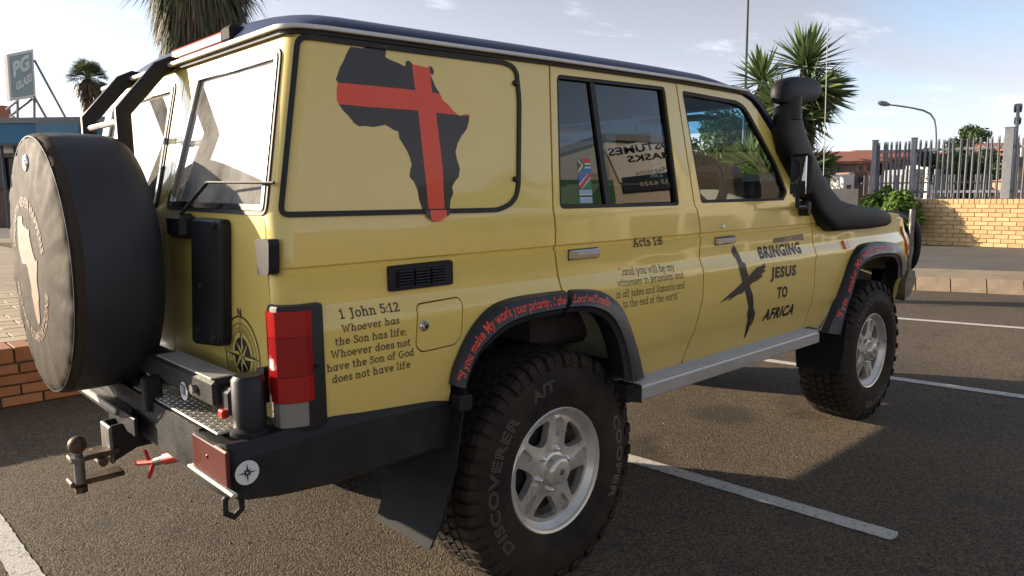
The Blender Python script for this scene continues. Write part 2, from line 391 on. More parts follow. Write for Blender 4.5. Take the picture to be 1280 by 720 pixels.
def rear_map(off=0.0):
    def f(y, z, d): return (XR+slant(z)-off+d, y, z)
    return f

# ================================================================== THE CAR
car = empty('off_road_wagon', (0, 0, 0), 0, 'mustard yellow four-door off-road wagon with navy roof, covered spare wheel and black lettering', 'car')
def Sp(pts, off=0.0): return [S(a, b, off) for a, b in pts]
def z6(pts, k, ox, oy): return [(ox+a/k, oy+b/k) for a, b in pts]
def resample(poly, n):
    P = [Vector(p) for p in poly]; L = [0]
    for a, b in zip(P, P[1:]): L.append(L[-1]+(b-a).length)
    out = []
    for i in range(n):
        t = L[-1]*i/(n-1); k = 0
        while k < len(L)-2 and L[k+1] < t: k += 1
        f = (t-L[k])/max(1e-9, L[k+1]-L[k]); out.append(P[k].lerp(P[k+1], f))
    return out
def smooth_poly(P, it=2):
    for _ in range(it):
        Q = [P[0]]
        for a, b in zip(P, P[1:]): Q += [a.lerp(b, .25), a.lerp(b, .75)]
        Q.append(P[-1]); P = Q
    return P
# traced outlines of the right-hand side (x, z)
flare_o_px = [(560, 480), (563, 462), (571, 440.6), (584, 414), (597.5, 395.6), (610.6, 382.5), (627.5, 374), (653.8, 368.4), (691, 363.8), (702.5, 362.8), (719, 361), (743.8, 361.5), (758.8, 366.6), (771.9, 378.8), (779.4, 391.9), (786.9, 414.4), (792.5, 440.6), (795.5, 470)]
flare_i_px = [(586, 487), (589, 475), (595.6, 457.5), (606, 438.8), (616, 430), (623.8, 421.9), (640.6, 409.7), (657.5, 403), (676, 397.5), (700.6, 392.8), (715.6, 390), (732.5, 389), (747.5, 391.9), (758.8, 397.5), (768, 408.8), (775.6, 425.6), (781, 448), (784, 474)]
FO = resample(smooth_poly([Vector(S(a, b)) for a, b in flare_o_px]), 48)
FI = resample(smooth_poly([Vector(SY(a, b, -0.935)) for a, b in flare_i_px]), 48)
ffo_px = [(1026, 415), (1028, 409.6), (1043.6, 372.7), (1051.3, 345.5), (1059, 322), (1068.8, 306.6), (1088, 301.6), (1111.6, 302), (1127, 306.6), (1133.7, 318), (1135, 337.7)]
ffi_px = [(1053, 419), (1055, 411.6), (1061.8, 384.4), (1070.8, 349.4), (1078.5, 331.9), (1092, 323), (1111.6, 320), (1125, 322), (1132, 332), (1132.5, 350)]
GO = resample(smooth_poly([Vector(SY(a, b, -0.865)) for a, b in ffo_px]), 40)
GI = resample(smooth_poly([Vector(SY(a, b, -0.935)) for a, b in ffi_px]), 40)
def arch_hole(O, I, low):
    pts = [O[i].lerp(I[i], .35) for i in range(len(O))]
    return [(pts[0].x, low)] + [(p.x, p.y) for p in pts] + [(pts[-1].x, low)]
arch_r = arch_hole(FO, FI, 0.3); arch_f = arch_hole(GO, GI, 0.3)
# the seams between the panels
seamA = Sp([(686.7, 79.5), (691.7, 263), (694.5, 287), (694, 317), (698, 347), (703, 365)])      # quarter | rear door
seamB = Sp([(844.4, 102), (868.5, 257), (871.7, 262), (875, 291.7), (874.3, 321.7), (879.3, 338.3), (878.3, 373), (866.7, 416.7), (853, 450)])
seamC = Sp([(985, 250), (1012, 266), (1013.3, 283), (1018, 310), (1019, 333), (1016, 373), (1007, 400), (1000, 416)])
ZTOP = 1.805; ZB = 0.655
gutter = [S(370, 37), S(680, 78), S(845, 101.5), S(893, 109.5), S(918, 115)]
def gz(x):
    P = gutter
    for (a, za), (b, zb) in zip(P, P[1:]):
        if x <= b: return za+(zb-za)*(x-a)/(b-a)
    return P[-1][1]
def off2(P, d):  # shift a seam along x
    return [(x+d, z) for x, z in P]
PX = {}
GAP = 0.0042
def xa(z): return z
def rearu(z): return XR+0.055+slant(z)-0.0864-0.001  # rear edge of the wrapped quarter panel
# ---- quarter panel
qtop = [(x, gz(x)) for x in [seamA[0][0]-GAP-.02*i for i in range(0, 60, 4)] if x > -0.99]
ql = [(rearu(z), z) for z in (gz(-.95), 1.6, 1.335, 1.1, .9, .70)]
quarter = [(x, z) for x, z in qtop] + ql + [(-0.70, ZB+.02)] + [(-0.2, ZB+.02), (0.2, ZB+.02), (seamA[-1][0]-GAP, seamA[-1][1]-.12)] + list(reversed(off2(seamA, -GAP)))[0:]
quarter = [quarter[i] for i in range(len(quarter)) if i == 0 or (abs(quarter[i][0]-quarter[i-1][0])+abs(quarter[i][1]-quarter[i-1][1])) > 1e-4]
qwin_px = [(369.5, 40.5), (630, 75.5), (641, 81), (647, 90), (650.5, 125), (649.5, 233), (646, 248), (639, 257), (624, 265), (347, 272)]
qwin = rounded(Sp(qwin_px), .03, 4)
def lerp_poly(P, c, k): return [(c[0]+(x-c[0])*k[0], c[1]+(z-c[1])*k[1]) for x, z in P]
def inset(P, d):
    """move each edge of a polygon inwards by d (simple, for convex-ish outlines)"""
    n = len(P); A = sum(P[i][0]*P[(i+1) % n][1]-P[(i+1) % n][0]*P[i][1] for i in range(n)); sg = 1 if A > 0 else -1; out = []
    for i in range(n):
        p = Vector(P[i]); a = (p-Vector(P[i-1])); b = (Vector(P[(i+1) % n])-p)
        a = a.normalized() if a.length > 1e-9 else b.normalized(); b = b.normalized() if b.length > 1e-9 else a
        na = Vector((-a.y, a.x))*sg; nb = Vector((-b.y, b.x))*sg; m = (na+nb); m = m.normalized() if m.length > 1e-6 else na
        k = d/max(.4, m.dot(na)); q = p+m*k; out.append((q.x, q.y))
    return out
fuel_px = [(519.7, 380.6), (571.7, 371.4), (576.7, 376.4), (576.7, 419.4), (569, 430.6), (527, 440.3), (519.7, 433)]
fuel = rounded(Sp(fuel_px), .018, 4)
cornercuts = [[(XR+.055+slant(z)-k*.0864, z) for z in (2.0, 1.335, .4)] for k in (0, .2, .4, .6, .8, 1.0)]
xcutF = [[(x, .3), (x, 2)] for x in (2.7, 2.85, 3.0, 3.1, 3.2, 3.3, 3.4)]
SM = 22
def side(name, outer, holes, s, mat_, parent, off=0.0, thick=.012, cuts=None, smooth=SM, sel=None, **kw):
    mb = sheet(outer, holes, zcuts()+(cuts or []), side_map(s, off), thick, sel)
    return mb.build(name, mat_, parent, smooth, **kw)
def band(outer, w):  # outline and its inset as a frame
    return outer, inset(outer, w)
# door windows
rwin = rounded(Sp([(695.7, 92.7), (831, 108.6), (849.8, 257), (700, 261.3)]), .022, 4)
fwin = rounded(Sp([(852.2, 113), (895.6, 121), (920, 125.5), (931, 132), (940, 146.7), (971, 204.4), (984.5, 240), (980, 250.5), (876.7, 254)]), [.02, .02, .02, .04, .03, .03, .02, .01, .015], 4)
rdoor = [(seamA[0][0]+GAP, gz(seamA[0][0]))] + [(seamA[0][0]+GAP+k, gz(seamA[0][0]+k)) for k in (.25, .5)] + [(seamB[0][0]-GAP, gz(seamB[0][0]))] + off2(seamB, -GAP)[1:] + [(seamB[-1][0]-GAP-.02, ZB), (0.1, ZB)] + [(seamA[-1][0]+GAP, seamA[-1][1]-.15)] + list(reversed(off2(seamA, GAP)))[:-1]
fd_top = Sp([(891, 108.5), (911, 113.5), (926, 118.5), (938.5, 127), (947.5, 139), (965.5, 168), (988, 225), (993, 246)])
fdoor = [(seamB[0][0]+GAP, gz(seamB[0][0]))] + fd_top + [(seamC[1][0]-.03, seamC[1][1]+.055)] + off2(seamC, -GAP)[1:] + [(seamC[-1][0]-GAP-.01, ZB), (seamB[-1][0]+GAP, ZB)] + list(reversed(off2(seamB, GAP)))[:-1]
ftop_px = [(1011, 262), (1024, 284), (1050, 285), (1100, 279), (1116, 285), (1127, 296), (1131, 306)]
fend = [(seamC[1][0]+GAP-.03, seamC[1][1]+.075)] + [SY(1024, 276, -.82), SY(1060, 279, -.81), SY(1095, 277, -.80), SY(1112, 283, -.79), SY(1124, 292, -.78)]
FX1 = 3.40
fender = [(seamC[1][0]+GAP, 1.30), (2.05, 1.265), (2.5, 1.25), (2.9, 1.235), (3.15, 1.215), (3.28, 1.185), (3.36, 1.13), (FX1, 1.05), (FX1, .70), (3.1, .66), (seamC[-1][0]+GAP, ZB)] + list(reversed(off2(seamC, GAP)))[0:-1]
front_seam = []
flare_sec = [(0.0, .0, 0), (.10, .032, 0), (.45, .052, 0), (.74, .060, 0), (.80, .052, 0), (.87, .060, 0), (1.0, .056, 0), (.98, .03, 1), (.86, -.03, 1)]
def flare(O, I, s, a, b):
    rings = []
    for i in range(a, b):
        ring = []
        for t, o, _ in flare_sec:
            p = O[i].lerp(I[i], t); w = wid(O[i].x, min(O[i].y, 1.2)); w = w if t < .01 else .868 if O[i].x < 2.2 else wid(O[i].x, 1.0)
            ring.append((p.x, s*(w+o+(.004 if t < .01 else 0)), p.y))
        rings.append(ring)
    mb = MB(); mb.rings(rings, True, True); return mb
def sp3(x, z, s, off): return (x, s*(wid(x, z)+off), z)
body_parts = {}
for s in (-1, 1):
    # --- quarter panel with its blanked window
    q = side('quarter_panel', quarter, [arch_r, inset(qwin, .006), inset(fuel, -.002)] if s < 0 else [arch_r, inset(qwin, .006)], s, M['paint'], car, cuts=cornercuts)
    side('window_seal', qwin, [inset(qwin, .014)], s, M['rubber'], q, off=.006, thick=.022, cuts=cornercuts)
    pan = side('blanking_panel', inset(qwin, .012), [], s, M['paint'], q, off=-.001, thick=.008, cuts=cornercuts+[[(-3, 1.335+.05*k), (5, 1.335+.05*k)] for k in range(10)], smooth=30)
    if s < 0:
        fl = side('fuel_flap', inset(fuel, .0022), [], s, M['paint'], q, off=.0005)
        c = S(530.3, 407.5); mb = MB(); mb.lathe([(.0, .011), (.007, .011), (.009, .006), (.013, .006), (.0165, .002), (.0165, -.004)], 'y', (0, 0, 0), 20)
        mb.v = [(x+c[0], -(wid(*c)+y), z+c[1]) for x, y, z in mb.v]; mb.build('fuel_lock', M['chrome'], q, 40)
        mb = MB(); mb.lathe([(.0, .0125), (.004, .0125), (.005, .010)], 'y', (0, 0, 0), 12); mb.v = [(x+c[0], -(wid(*c)+y), z+c[1]) for x, y, z in mb.v]; mb.build('keyhole', M['dark'], q, 40)
        # air vent
        vp = rounded(Sp([(482, 332.8), (562, 324.4), (564.5, 355), (484.5, 364.8)]), .008, 3)
        v = side('air_vent', vp, [], s, M['plastic'], car, off=.008, thick=.010)
        (x0, z0), (x1, z1), (x2, z2), (x3, z3) = Sp([(482, 332.8), (562, 324.4), (564.5, 355), (484.5, 364.8)])
        for k in range(3):
            xa0 = x0+.028+(x1-x0-.052)*k/3; xb0 = xa0+(x1-x0-.052)/3-.006
            for j in range(6):
                zc = z0-.016-(z0-z3-.030)*(j+.0)/5
                MB().bbox(((xa0+xb0)/2, -(prof(zc)+.011), zc), (xb0-xa0, .012, .005), .002, Matrix.Rotation(.5, 3, 'X')).build('louvre', M['plastic'], v)
        for px, py in ((643, 104), (643, 224)):
            c = S(px, py); mb = MB(); mb.lathe([(.0, .012), (.006, .011), (.009, .006), (.009, 0)], 'y', (0, 0, 0), 12)
            mb.v = [(x+c[0], -(wid(*c)+y), z+c[1]) for x, y, z in mb.v]; mb.build('window_catch', M['rubber'], q, 40)
    # --- rear door
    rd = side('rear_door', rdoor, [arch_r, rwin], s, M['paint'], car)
    side('window_seal', rwin, [inset(rwin, .012)], s, M['rubber'], rd, off=-.004, thick=.02)
    side('door_glass', inset(rwin, .006), [], s, M['glass_tint'], rd, off=-.018, thick=0)
    dv = Sp([(739, 98.4), (744.5, 99), (766.5, 258.7), (760.5, 259)]); side('window_divider', dv, [], s, M['rubber'], rd, off=-.008, thick=.02)
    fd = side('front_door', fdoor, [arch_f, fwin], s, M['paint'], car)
    side('window_seal', fwin, [inset(fwin, .013)], s, M['rubber'], fd, off=-.004, thick=.02)
    side('door_glass', inset(fwin, .006), [], s, M['glass_front'], fd, off=-.018, thick=0)
    qd = Sp([(962, 250), (965, 250), (957, 178), (954.5, 173)])
    fe = side('front_fender', fender, [arch_f], s, M['paint'], car, cuts=xcutF)
    # --- flares, in two pieces at the rear (the joint follows the door seam)
    k = min(range(len(FO)), key=lambda i: abs(FO[i].x-seamA[-1][0]))
    f1 = flare(FO, FI, s, 0, k+1).build('wheel_flare', M['flare'], q, 35); f2 = flare(FO, FI, s, k+1, len(FO)).build('wheel_flare', M['flare'], rd, 35)
    f3 = flare(GO, GI, s, 0, len(GO)).build('wheel_flare', M['flare'], fe, 35)
    # --- rocker sill below the doors
    MB().bbox((1.2, s*.80, .64), (1.72, .08, .06), .012).build('rocker_sill', M['paint_in'], car)
    # --- inner wheel housings
    for (O, cx) in ((FO, 0.0), (GO, 2.73)):
        mb = MB(); ring = []
        for i in range(0, len(O), 3): ring.append(O[i])
        rows = [[(p.x*1.0, s*y, p.y+.0) for p in ring] for y in (.862, .80, .60, .42)]
        mb.rings(rows, False, False)
        c0 = ring[0]; c1 = ring[-1]
        mb.build('wheel_housing', M['paint_in'], car, 60)
        MB().box((cx, s*.40, .88), (1.0, .01, .46)).build('inner_guard', M['under'], car)

# ---- lower rear and inner body: floor, frame rails, dark liners added to block light through gaps
MB().bbox((1.1, 0, .66), (4.3, 1.5, .05), .01).build('floor_pan', M['under'], car)
for s in (-1, 1):
    MB().bbox((1.2, s*.42, .60), (4.2, .09, .12), .01).build('frame_rail', M['under'], car)
    for x0, x1 in ((-.94, -.50), (.5, 2.2)):
        MB().box(((x0+x1)/2, s*.80, .98), (x1-x0, .01, .62)).build('inner_panel', M['dark'], car)
for x, z in ((0.0, .41), (2.73, .41)):
    mb = MB(); mb.cyl((x, -.62, z), (x, .62, z), .042, 14); mb.ball((x, .0 if x == 0 else .25, z), .15, 16, 10, sc=(1, 1.1, .95)); mb.build('axle', M['under'], car, 40)
for s in (-1, 1):
    mb = MB()
    for k in range(5): mb.tube([(-.62+.05*k, s*.50, .50-.012*k), (0, s*.50, .39-.012*k), (.60-.05*k, s*.50, .52-.012*k)], .01, 4, flat=(.032, .006))
    mb.build('leaf_spring', M['under'], car)
    MB().cyl((.12, s*.44, .44), (.05, s*.38, .95), .032, 12).build('shock_absorber', M['rust'], car, 40)
MB().bbox((-.66, .15, .58), (.42, .8, .18), .03).build('fuel_tank', M['under'], car)
MB().bbox((1.1, -.35, .52), (.9, .5, .16), .03).build('sub_tank', M['under'], car)
MB().tube([(.6, -.50, .50), (1.5, -.45, .48), (2.1, -.30, .50)], .028, 10).build('exhaust_pipe', M['rust'], car, 40)
MB().cyl((1.95, .1, .50), (.1, .02, .43), .04, 12).build('propeller_shaft', M['under'], car, 40)

# ---- side steps
for s in (-1, 1):
    xa1, xb1 = 0.37, 1.86; yo, yi, zt, zb = .935, .80, .663, .600
    st = MB(); st.prism([(s*yi, zt-.004), (s*(yo-.006), zt-.004), (s*yo, zt-.012), (s*yo, zb+.006), (s*(yo-.008), zb), (s*yi, zb)], 0, xa1, xb1)
    so = st.build('side_step', M['alu'], car)
    for j in range(9):
        y = yi+.008+(yo-yi-.016)*j/8; MB().bbox(((xa1+xb1)/2, s*y, zt), (xb1-xa1-.004, .0065, .010), .002).build('tread_rib', M['alu'], so)
    for xq, dx in ((xa1, -1), (xb1, 1)):
        mb = MB(); A = [(xq, s*(yi-.005), zt+.004), (xq, s*(yo+.004), zt+.001), (xq, s*(yo+.004), zb-.004), (xq, s*(yi-.005), zb-.006)]
        Bq = [(xq+dx*.07, s*(yi-.005), zt+.008), (xq+dx*.04, s*(yo-.035), zt+.003), (xq+dx*.035, s*(yo-.04), zb+.004), (xq+dx*.06, s*(yi-.005), zb-.004)]
        mb.rings([A, Bq], True, True).build('step_end_cap', M['plastic'], so)
    for x in (.55, 1.1, 1.65): MB().bbox((x, s*.74, .60), (.05, .18, .03), .005).build('step_bracket', M['under'], so)

# ---- roof
def roofpt(x, t):  # t in -1..1 across
    x0, x1 = XR+slant(1.80)+.0, 1.345
    ex = min(1.0, (x-x0)/.24); ex = 1-(1-ex)**3.4 if ex > 0 else 0
    ef = min(1.0, (x1-x)/.34); ef = 1-(1-max(0, ef))**2.2
    e = (ex if ex < ef else ef)
    base = gz(x)+.012
    prof_t = (1-abs(t)**7)
    h = (.052*prof_t**.5+.060*(1-abs(t)**2.6))*max(0, e)**.8
    return (x, t*.797, base+h)
xs = [XR+slant(1.8)+v for v in (0, .01, .03, .06, .10, .15, .21, .28, .4)] + [-.4+.15*i for i in range(9)] + [.95, 1.05, 1.12, 1.19, 1.24, 1.28, 1.31, 1.33, 1.345]
xs = sorted(set(xs)); ts = [-1, -.995, -.985, -.965, -.94, -.90, -.84, -.75, -.62, -.45, -.25, 0]; ts = ts+[-t for t in reversed(ts[:-1])]
mb = MB(); rows = [[roofpt(x, t) for t in ts] for x in xs]; mb.rings(rows, False, False)
rb = [(x, t*.80, gz(x)-.0) for x, t in ()]
mb.build('roof', M['navy'], car, 50)
mb = MB(); mb.rings([[(x, y, gz(x)-.012) for y in (-.785, 0, .785)] for x in xs], False, False).build('roof_lining', M['seat'], car)
# drip rail all round: thin chrome-topped channel, dark below
def rail_path(dy, dz, x1=1.325):
    P = []
    xr = XR+slant(1.80)-.012
    n = 6
    for s in (-1, 1):
        side_pts = [(x, s*(.808+dy), gz(x)+dz) for x in (1.30, 1.1, .8, .4, 0, -.4, -.7, xr+.09)]
        cor = [(xr+.06-(.06+dy)*math.sin(a), s*(.746+(.06+dy)*math.cos(a)), gz(-.9)+dz) for a in (.5, .9, 1.3, PI/2)]
        side_pts += cor
        P = P+side_pts if s < 0 else P+list(reversed(side_pts))
    return P
MB().tube(rail_path(.008, .010), .009, 8, upv=(0, 0, 1), flat=(.010, .0065)).build('drip_rail', M['rail'], car, 40)
MB().tube(rail_path(-.003, -.001), .009, 8, upv=(0, 0, 1), flat=(.006, .0065)).build('drip_channel', M['rubber'], car, 40)
# front pillars carry the rail down beside the windscreen
ap = [Vector((a, 0, b)) for a, b in Sp([(912, 111), (927, 116), (940, 124.5), (950, 137.5), (968, 167), (990, 222), (996, 243)])]
for s in (-1, 1):
    pts = [Vector((p.x+.012, s*(prof(p.z)+.004), p.z+.006)) for p in ap]; pts = smooth_poly(pts, 2)
    MB().tube(pts, .010, 8, flat=(.011, .011)).build('pillar_rail', M['navy'], car, 40)
    pts = [Vector((p.x+.035, s*(prof(p.z)-.03), p.z+.0)) for p in ap]
    MB().tube(smooth_poly(pts, 1), .03, 8, flat=(.03, .022)).build('windscreen_pillar', M['plastic'], car, 40)
# windscreen with a tinted band along its top
wt, wb = Vector((ap[2].x+.05, 0, ap[2].z-.02)), Vector((ap[-1].x+.06, 0, 1.30))
mid = wt.lerp(wb, .22)
def quad(a, b, ya, yb): return [(a.x, -ya, a.z), (a.x, ya, a.z), (b.x, yb, b.z), (b.x, -yb, b.z)]
w0 = MB().add(quad(mid, wb, .745, .78), [(0, 1, 2, 3)]).build('windscreen', M['glass_wind'], car)
MB().add(quad(wt, mid, .74, .745), [(0, 1, 2, 3)]).build('tint_band', M['glass_band'], w0)
MB().bbox((wt.x-.01, 0, wt.z+.03), (.10, 1.5, .07), .01).build('windscreen_header', M['navy'], car)

# ---- bonnet and front end
rows = []
for x, z, wv in ((1.93, 1.315, .83), (2.1, 1.325, .83), (2.5, 1.31, .82), (2.9, 1.285, .80), (3.15, 1.262, .78), (3.28, 1.235, .765), (3.36, 1.19, .75), (3.395, 1.12, .745), (3.40, 1.02, .74)):
    zs = z-.062 if x < 3.2 else z-.05
    rows.append([(x, t*wv, zs+(z-zs)*(1-max(0, (abs(t)-.62)/.38)**2.2)+.012*(1-t*t)) for t in (-1, -.97, -.93, -.88, -.82, -.74, -.62, -.4, -.15, 0, .15, .4, .62, .74, .82, .88, .93, .97, 1)])
bn = MB(); bn.rings(rows, False, False).build('bonnet', M['paint'], car, 40)
MB().bbox((1.96, 0, 1.30), (.16, 1.52, .05), .01).build('cowl', M['plastic'], car)
g0 = MB().bbox((3.41, 0, .93), (.04, 1.0, .24), .01).build('grille', M['plastic'], car)
for k in range(5): MB().bbox((3.435, 0, .85+.042*k), (.02, .92, .014), .004).build('grille_bar', M['paint_in'], g0)
MB().bbox((3.39, 0, .74), (.05, 1.45, .22), .01).build('front_panel', M['paint_in'], car)
for s in (-1, 1):
    MB().box((3.38, s*.70, .86), (.03, .2, .42)).build('nose_panel', M['paint'], car)
    MB().lathe([(0, .02), (.05, .018), (.085, .006), (.09, -.02)], 'x', (3.42, s*.58, .98), 24).build('headlight', M['clearlens'], car, 40)
    P = [(3.24, 1.135), (3.30, 1.125), (3.36, 1.09), (3.405, 1.03), (3.405, .93), (3.36, .95), (3.31, 1.02)]
    mb = sheet(rounded(P, .02, 3), [], [[(x, .3), (x, 2)] for x in (3.28, 3.32, 3.36, 3.39)], side_map(s, .010), .03)
    mb.build('front_indicator', M['amber'], car, 30)
c = S(1056, 305.5)
r_ = rounded([(c[0]-.028, c[1]-.022), (c[0]+.028, c[1]-.022), (c[0]+.028, c[1]+.022), (c[0]-.028, c[1]+.022)], .008, 3)
side('side_repeater', r_, [], -1, M['amber'], car, off=.012, thick=.014)
# bull bar and spot lamp at the front
bar = []
pb = onplane(1141, 262, 0, 3.66); pa = onplane(1134, 338, 0, 3.62)
yb = pb.y
bb = MB(); bb.bbox((3.56, 0, .74), (.14, 1.40, .20), .03)
bbo = bb.build('front_bumper', M['black'], car)
pl_ = [(3.60, -.80, .66), (3.50, -.90, .68), (3.36, -.93, .70), (3.36, -.92, .80), (3.50, -.89, .84), (3.60, -.82, .84)]
for s in (-1, 1):
    wp = [SY(px, py, -.84) for px, py in ((1134, 334), (1141, 337), (1142, 349), (1136, 366), (1128, 375), (1129, 355))]
    ip = [(x-.03, z) for x, z in wp]
    mb = MB(); mb.rings([[(x, s*.70, z) for x, z in wp], [(x, s*.80, z) for x, z in wp], [(x-.02, s*.86, z*.97+.02) for x, z in wp]], True, True).build('bumper_wing', M['steel'], bbo, 30)
    mb = MB(); mb.tube([(3.63, s*abs(pa.y), .80), (3.64, s*abs(pa.y), 1.0), (3.66, s*abs(pb.y), pb.z)], .019, 12).build('upright', M['steel'], bbo, 40)
    yy = abs(pb.y)-.13
    mb = MB(); mb.tube(smooth_poly([Vector((q.x, s*abs(q.y), q.z)) for q in [onplane(px, py, 0, 3.72) for px, py in ((1134, 336), (1142, 330), (1147, 310), (1147, 288), (1140, 274), (1126, 268), (1105, 267))]], 2), .024, 12).build('hoop', M['plastic'], bbo, 40)
    mb = MB(); mb.lathe([(0, .05), (.06, .048), (.105, .03), (.115, 0), (.10, -.05), (.04, -.08), (0, -.08)], 'x', (3.66, s*(yy-.0), 1.06), 24).build('spot_lamp', M['plastic'], bbo, 40)
ae0 = onplane(1031, 200, 1, -.25); ae1 = onplane(1035, 28, 1, -.25)
mb = MB(); mb.cyl((ae0.x, -.25, 1.15), (ae1.x, -.25, ae1.z), .0032, 6).build('aerial', M['aerial'], car)
print('aerial', ae0, ae1)

# ---- snorkel on the right-hand front corner
yS = -.835
def sn(px0, py0, px1, py1): # centre and half width from the two outline points
    a = Vector(SY(px0, py0, yS)); b = Vector(SY(px1, py1, yS)); return (a+b)/2, (a-b).length/2
secs = [(969, 143, 993.5, 146.7), (968, 168, 999, 168), (972, 190, 1009, 192), (985, 218, 1020, 219), (998, 240, 1031, 239), (1009, 263, 1040, 250), (1016, 279, 1047, 254), (1026, 289, 1053, 255.5), (1046, 287.5, 1062, 257), (1072, 285.5, 1078, 259.5), (1094, 282.5, 1093, 262.5), (1101, 279, 1099, 266)]
cs = [sn(*q) for q in secs]; C3 = [c for c, r in cs]; R3 = [r for c, r in cs]
rings = []
N = 20
for i, (c, r) in enumerate(cs):
    a, b = secs[i][:2], secs[i][2:]
    A = Vector(SY(a[0], a[1], yS)); Bq = Vector(SY(b[0], b[1], yS)); h = (Bq-A)/2
    dep = (.045, .045, .047, .05, .052, .055, .058, .058, .055, .052, .046, .032)[i]
    ring = []
    for k in range(N):
        t = 2*PI*k/N; pw = .7 if i < 4 else .5; e = sgnpow(math.cos(t), pw); f = sgnpow(math.sin(t), pw)
        ring.append((c.x+h.x*e, yS-.012+dep*f-(.02 if i > 5 else 0), c.y+h.y*e))
    rings.append(ring)
snk = MB(); snk.rings(rings).build('snorkel', M['snorkel'], car, 50)
snk = [o for o in car.children if o.name == 'snorkel'][0]
# ram head: a rounded scoop facing forward
hd = [(967, 128, 996, 130), (966.5, 120, 1001, 128), (967, 110, 1014, 124), (970, 103, 1018, 116), (976, 98.5, 1018, 107), (985, 96.5, 1011, 99.5)]
rings = []
for i, q in enumerate(hd):
    A = Vector(SY(q[0], q[1], yS)); Bq = Vector(SY(q[2], q[3], yS)); c = (A+Bq)/2; h = (Bq-A)/2; dep = (.045, .050, .052, .050, .042, .028)[i]
    rings.append([(c.x+h.x*sgnpow(math.cos(2*PI*k/N), .6), yS-.012+dep*sgnpow(math.sin(2*PI*k/N), .6), c.y+h.y*sgnpow(math.cos(2*PI*k/N), .6)) for k in range(N)])
MB().rings(rings).build('ram_head', M['snorkel'], snk, 50)
c0 = cs[0]; MB().tube([(cs[0][0].x, yS-.012, cs[0][0].y-.02), (cs[0][0].x, yS-.012, cs[0][0].y+.085)], .062, 20).build('clamp_collar', M['rubber'], snk, 50)

# ---- door mirrors
mc = onplane(998, 222, 1, -.955)
for s in (-1, 1):
    y = .955
    mo = MB(); mo.bbox((1.775, s*.872, 1.285), (.055, .05, .075), .01); mo.tube([(1.775, s*.88, 1.29), (mc.x, s*y, 1.30), (mc.x, s*(y+.0), mc.z-.05)], .010, 8); mm = mo.build('door_mirror', M['plastic'], car, 40)
    MB().bbox((mc.x+.03, s*y, mc.z+.01), (.05, .12, .20), .02, Matrix.Rotation(s*.35, 3, 'Z')).build('mirror_housing', M['plastic'], mm)
    MB().bbox((mc.x, s*(y+.0), mc.z+.01), (.006, .10, .175), .002, Matrix.Rotation(s*.35, 3, 'Z')).build('mirror_glass', M['mirror'], mm)

# ---- interior
for s, nm in ((-1, 'driver'), (1, 'passenger')):
    st = MB(); st.bbox((1.28, s*.38, .86), (.50, .50, .16), .04).build('seat', M['seat'], car)
    st = [o for o in car.children if o.name.startswith('seat')][-1]
    MB().bbox((1.06, s*.38, 1.16), (.13, .48, .50), .05, Matrix.Rotation(-.18, 3, 'Y')).build('seat_back', M['seat'], st)
    MB().bbox((1.0, s*.38, 1.50), (.09, .26, .16), .04).build('headrest', M['seat'], st)
bs = MB().bbox((.35, 0, .86), (.48, 1.3, .16), .04).build('bench_seat', M['seat'], car)
MB().bbox((.12, 0, 1.14), (.13, 1.3, .50), .05, Matrix.Rotation(-.18, 3, 'Y')).build('seat_back', M['seat'], bs)
db = MB(); db.prism([(1.64, 1.30), (1.67, 1.42), (1.76, 1.455), (1.90, 1.40), (1.96, .95), (1.74, .95)], 1, -.76, .76); db = db.build('dashboard', M['dash'], car)
MB().bbox((1.66, -.38, 1.455), (.15, .36, .10), .03).build('instrument_hood', M['dash2'], db)
MB().bbox((1.72, .30, 1.455), (.12, .50, .06), .03).build('dash_top_pad', M['dash2'], db)
sw = MB(); ang = .42
Rm = Matrix.Rotation(-(PI/2-ang)*1.0, 3, 'Y')
cw = Vector((1.47, -.40, 1.375))
circ = [cw + Rm @ Vector((.19*math.cos(2*PI*k/28), .19*math.sin(2*PI*k/28), 0)) for k in range(28)]
sw.tube(circ, .014, 8, loop=True); swo = sw.build('steering_wheel', M['dash'], car, 60)
mb = MB(); mb.ball(cw, .05, 12, 8, sc=(.6, 1, 1))
for a in (0, 2.1, 4.2): mb.tube([cw, cw+Rm @ Vector((.19*math.cos(a), .19*math.sin(a), 0))], .012, 6)
mb.tube([cw, cw+Vector((.2, 0, -.10))], .03, 8); mb.build('wheel_hub_and_spokes', M['dash'], swo, 50)
mb = MB(); mb.bbox((1.52, 0.0, 1.66), (.02, .24, .065), .015); mb.tube([(1.53, 0, 1.68), (1.56, 0, 1.74)], .007, 6); mb.build('rear_view_mirror', M['dash'], car)
for s in (-1,1): MB().bbox((1.42, s*.36, 1.735), (.16, .36, .018), .006).build('sun_visor', M['seat'], car)

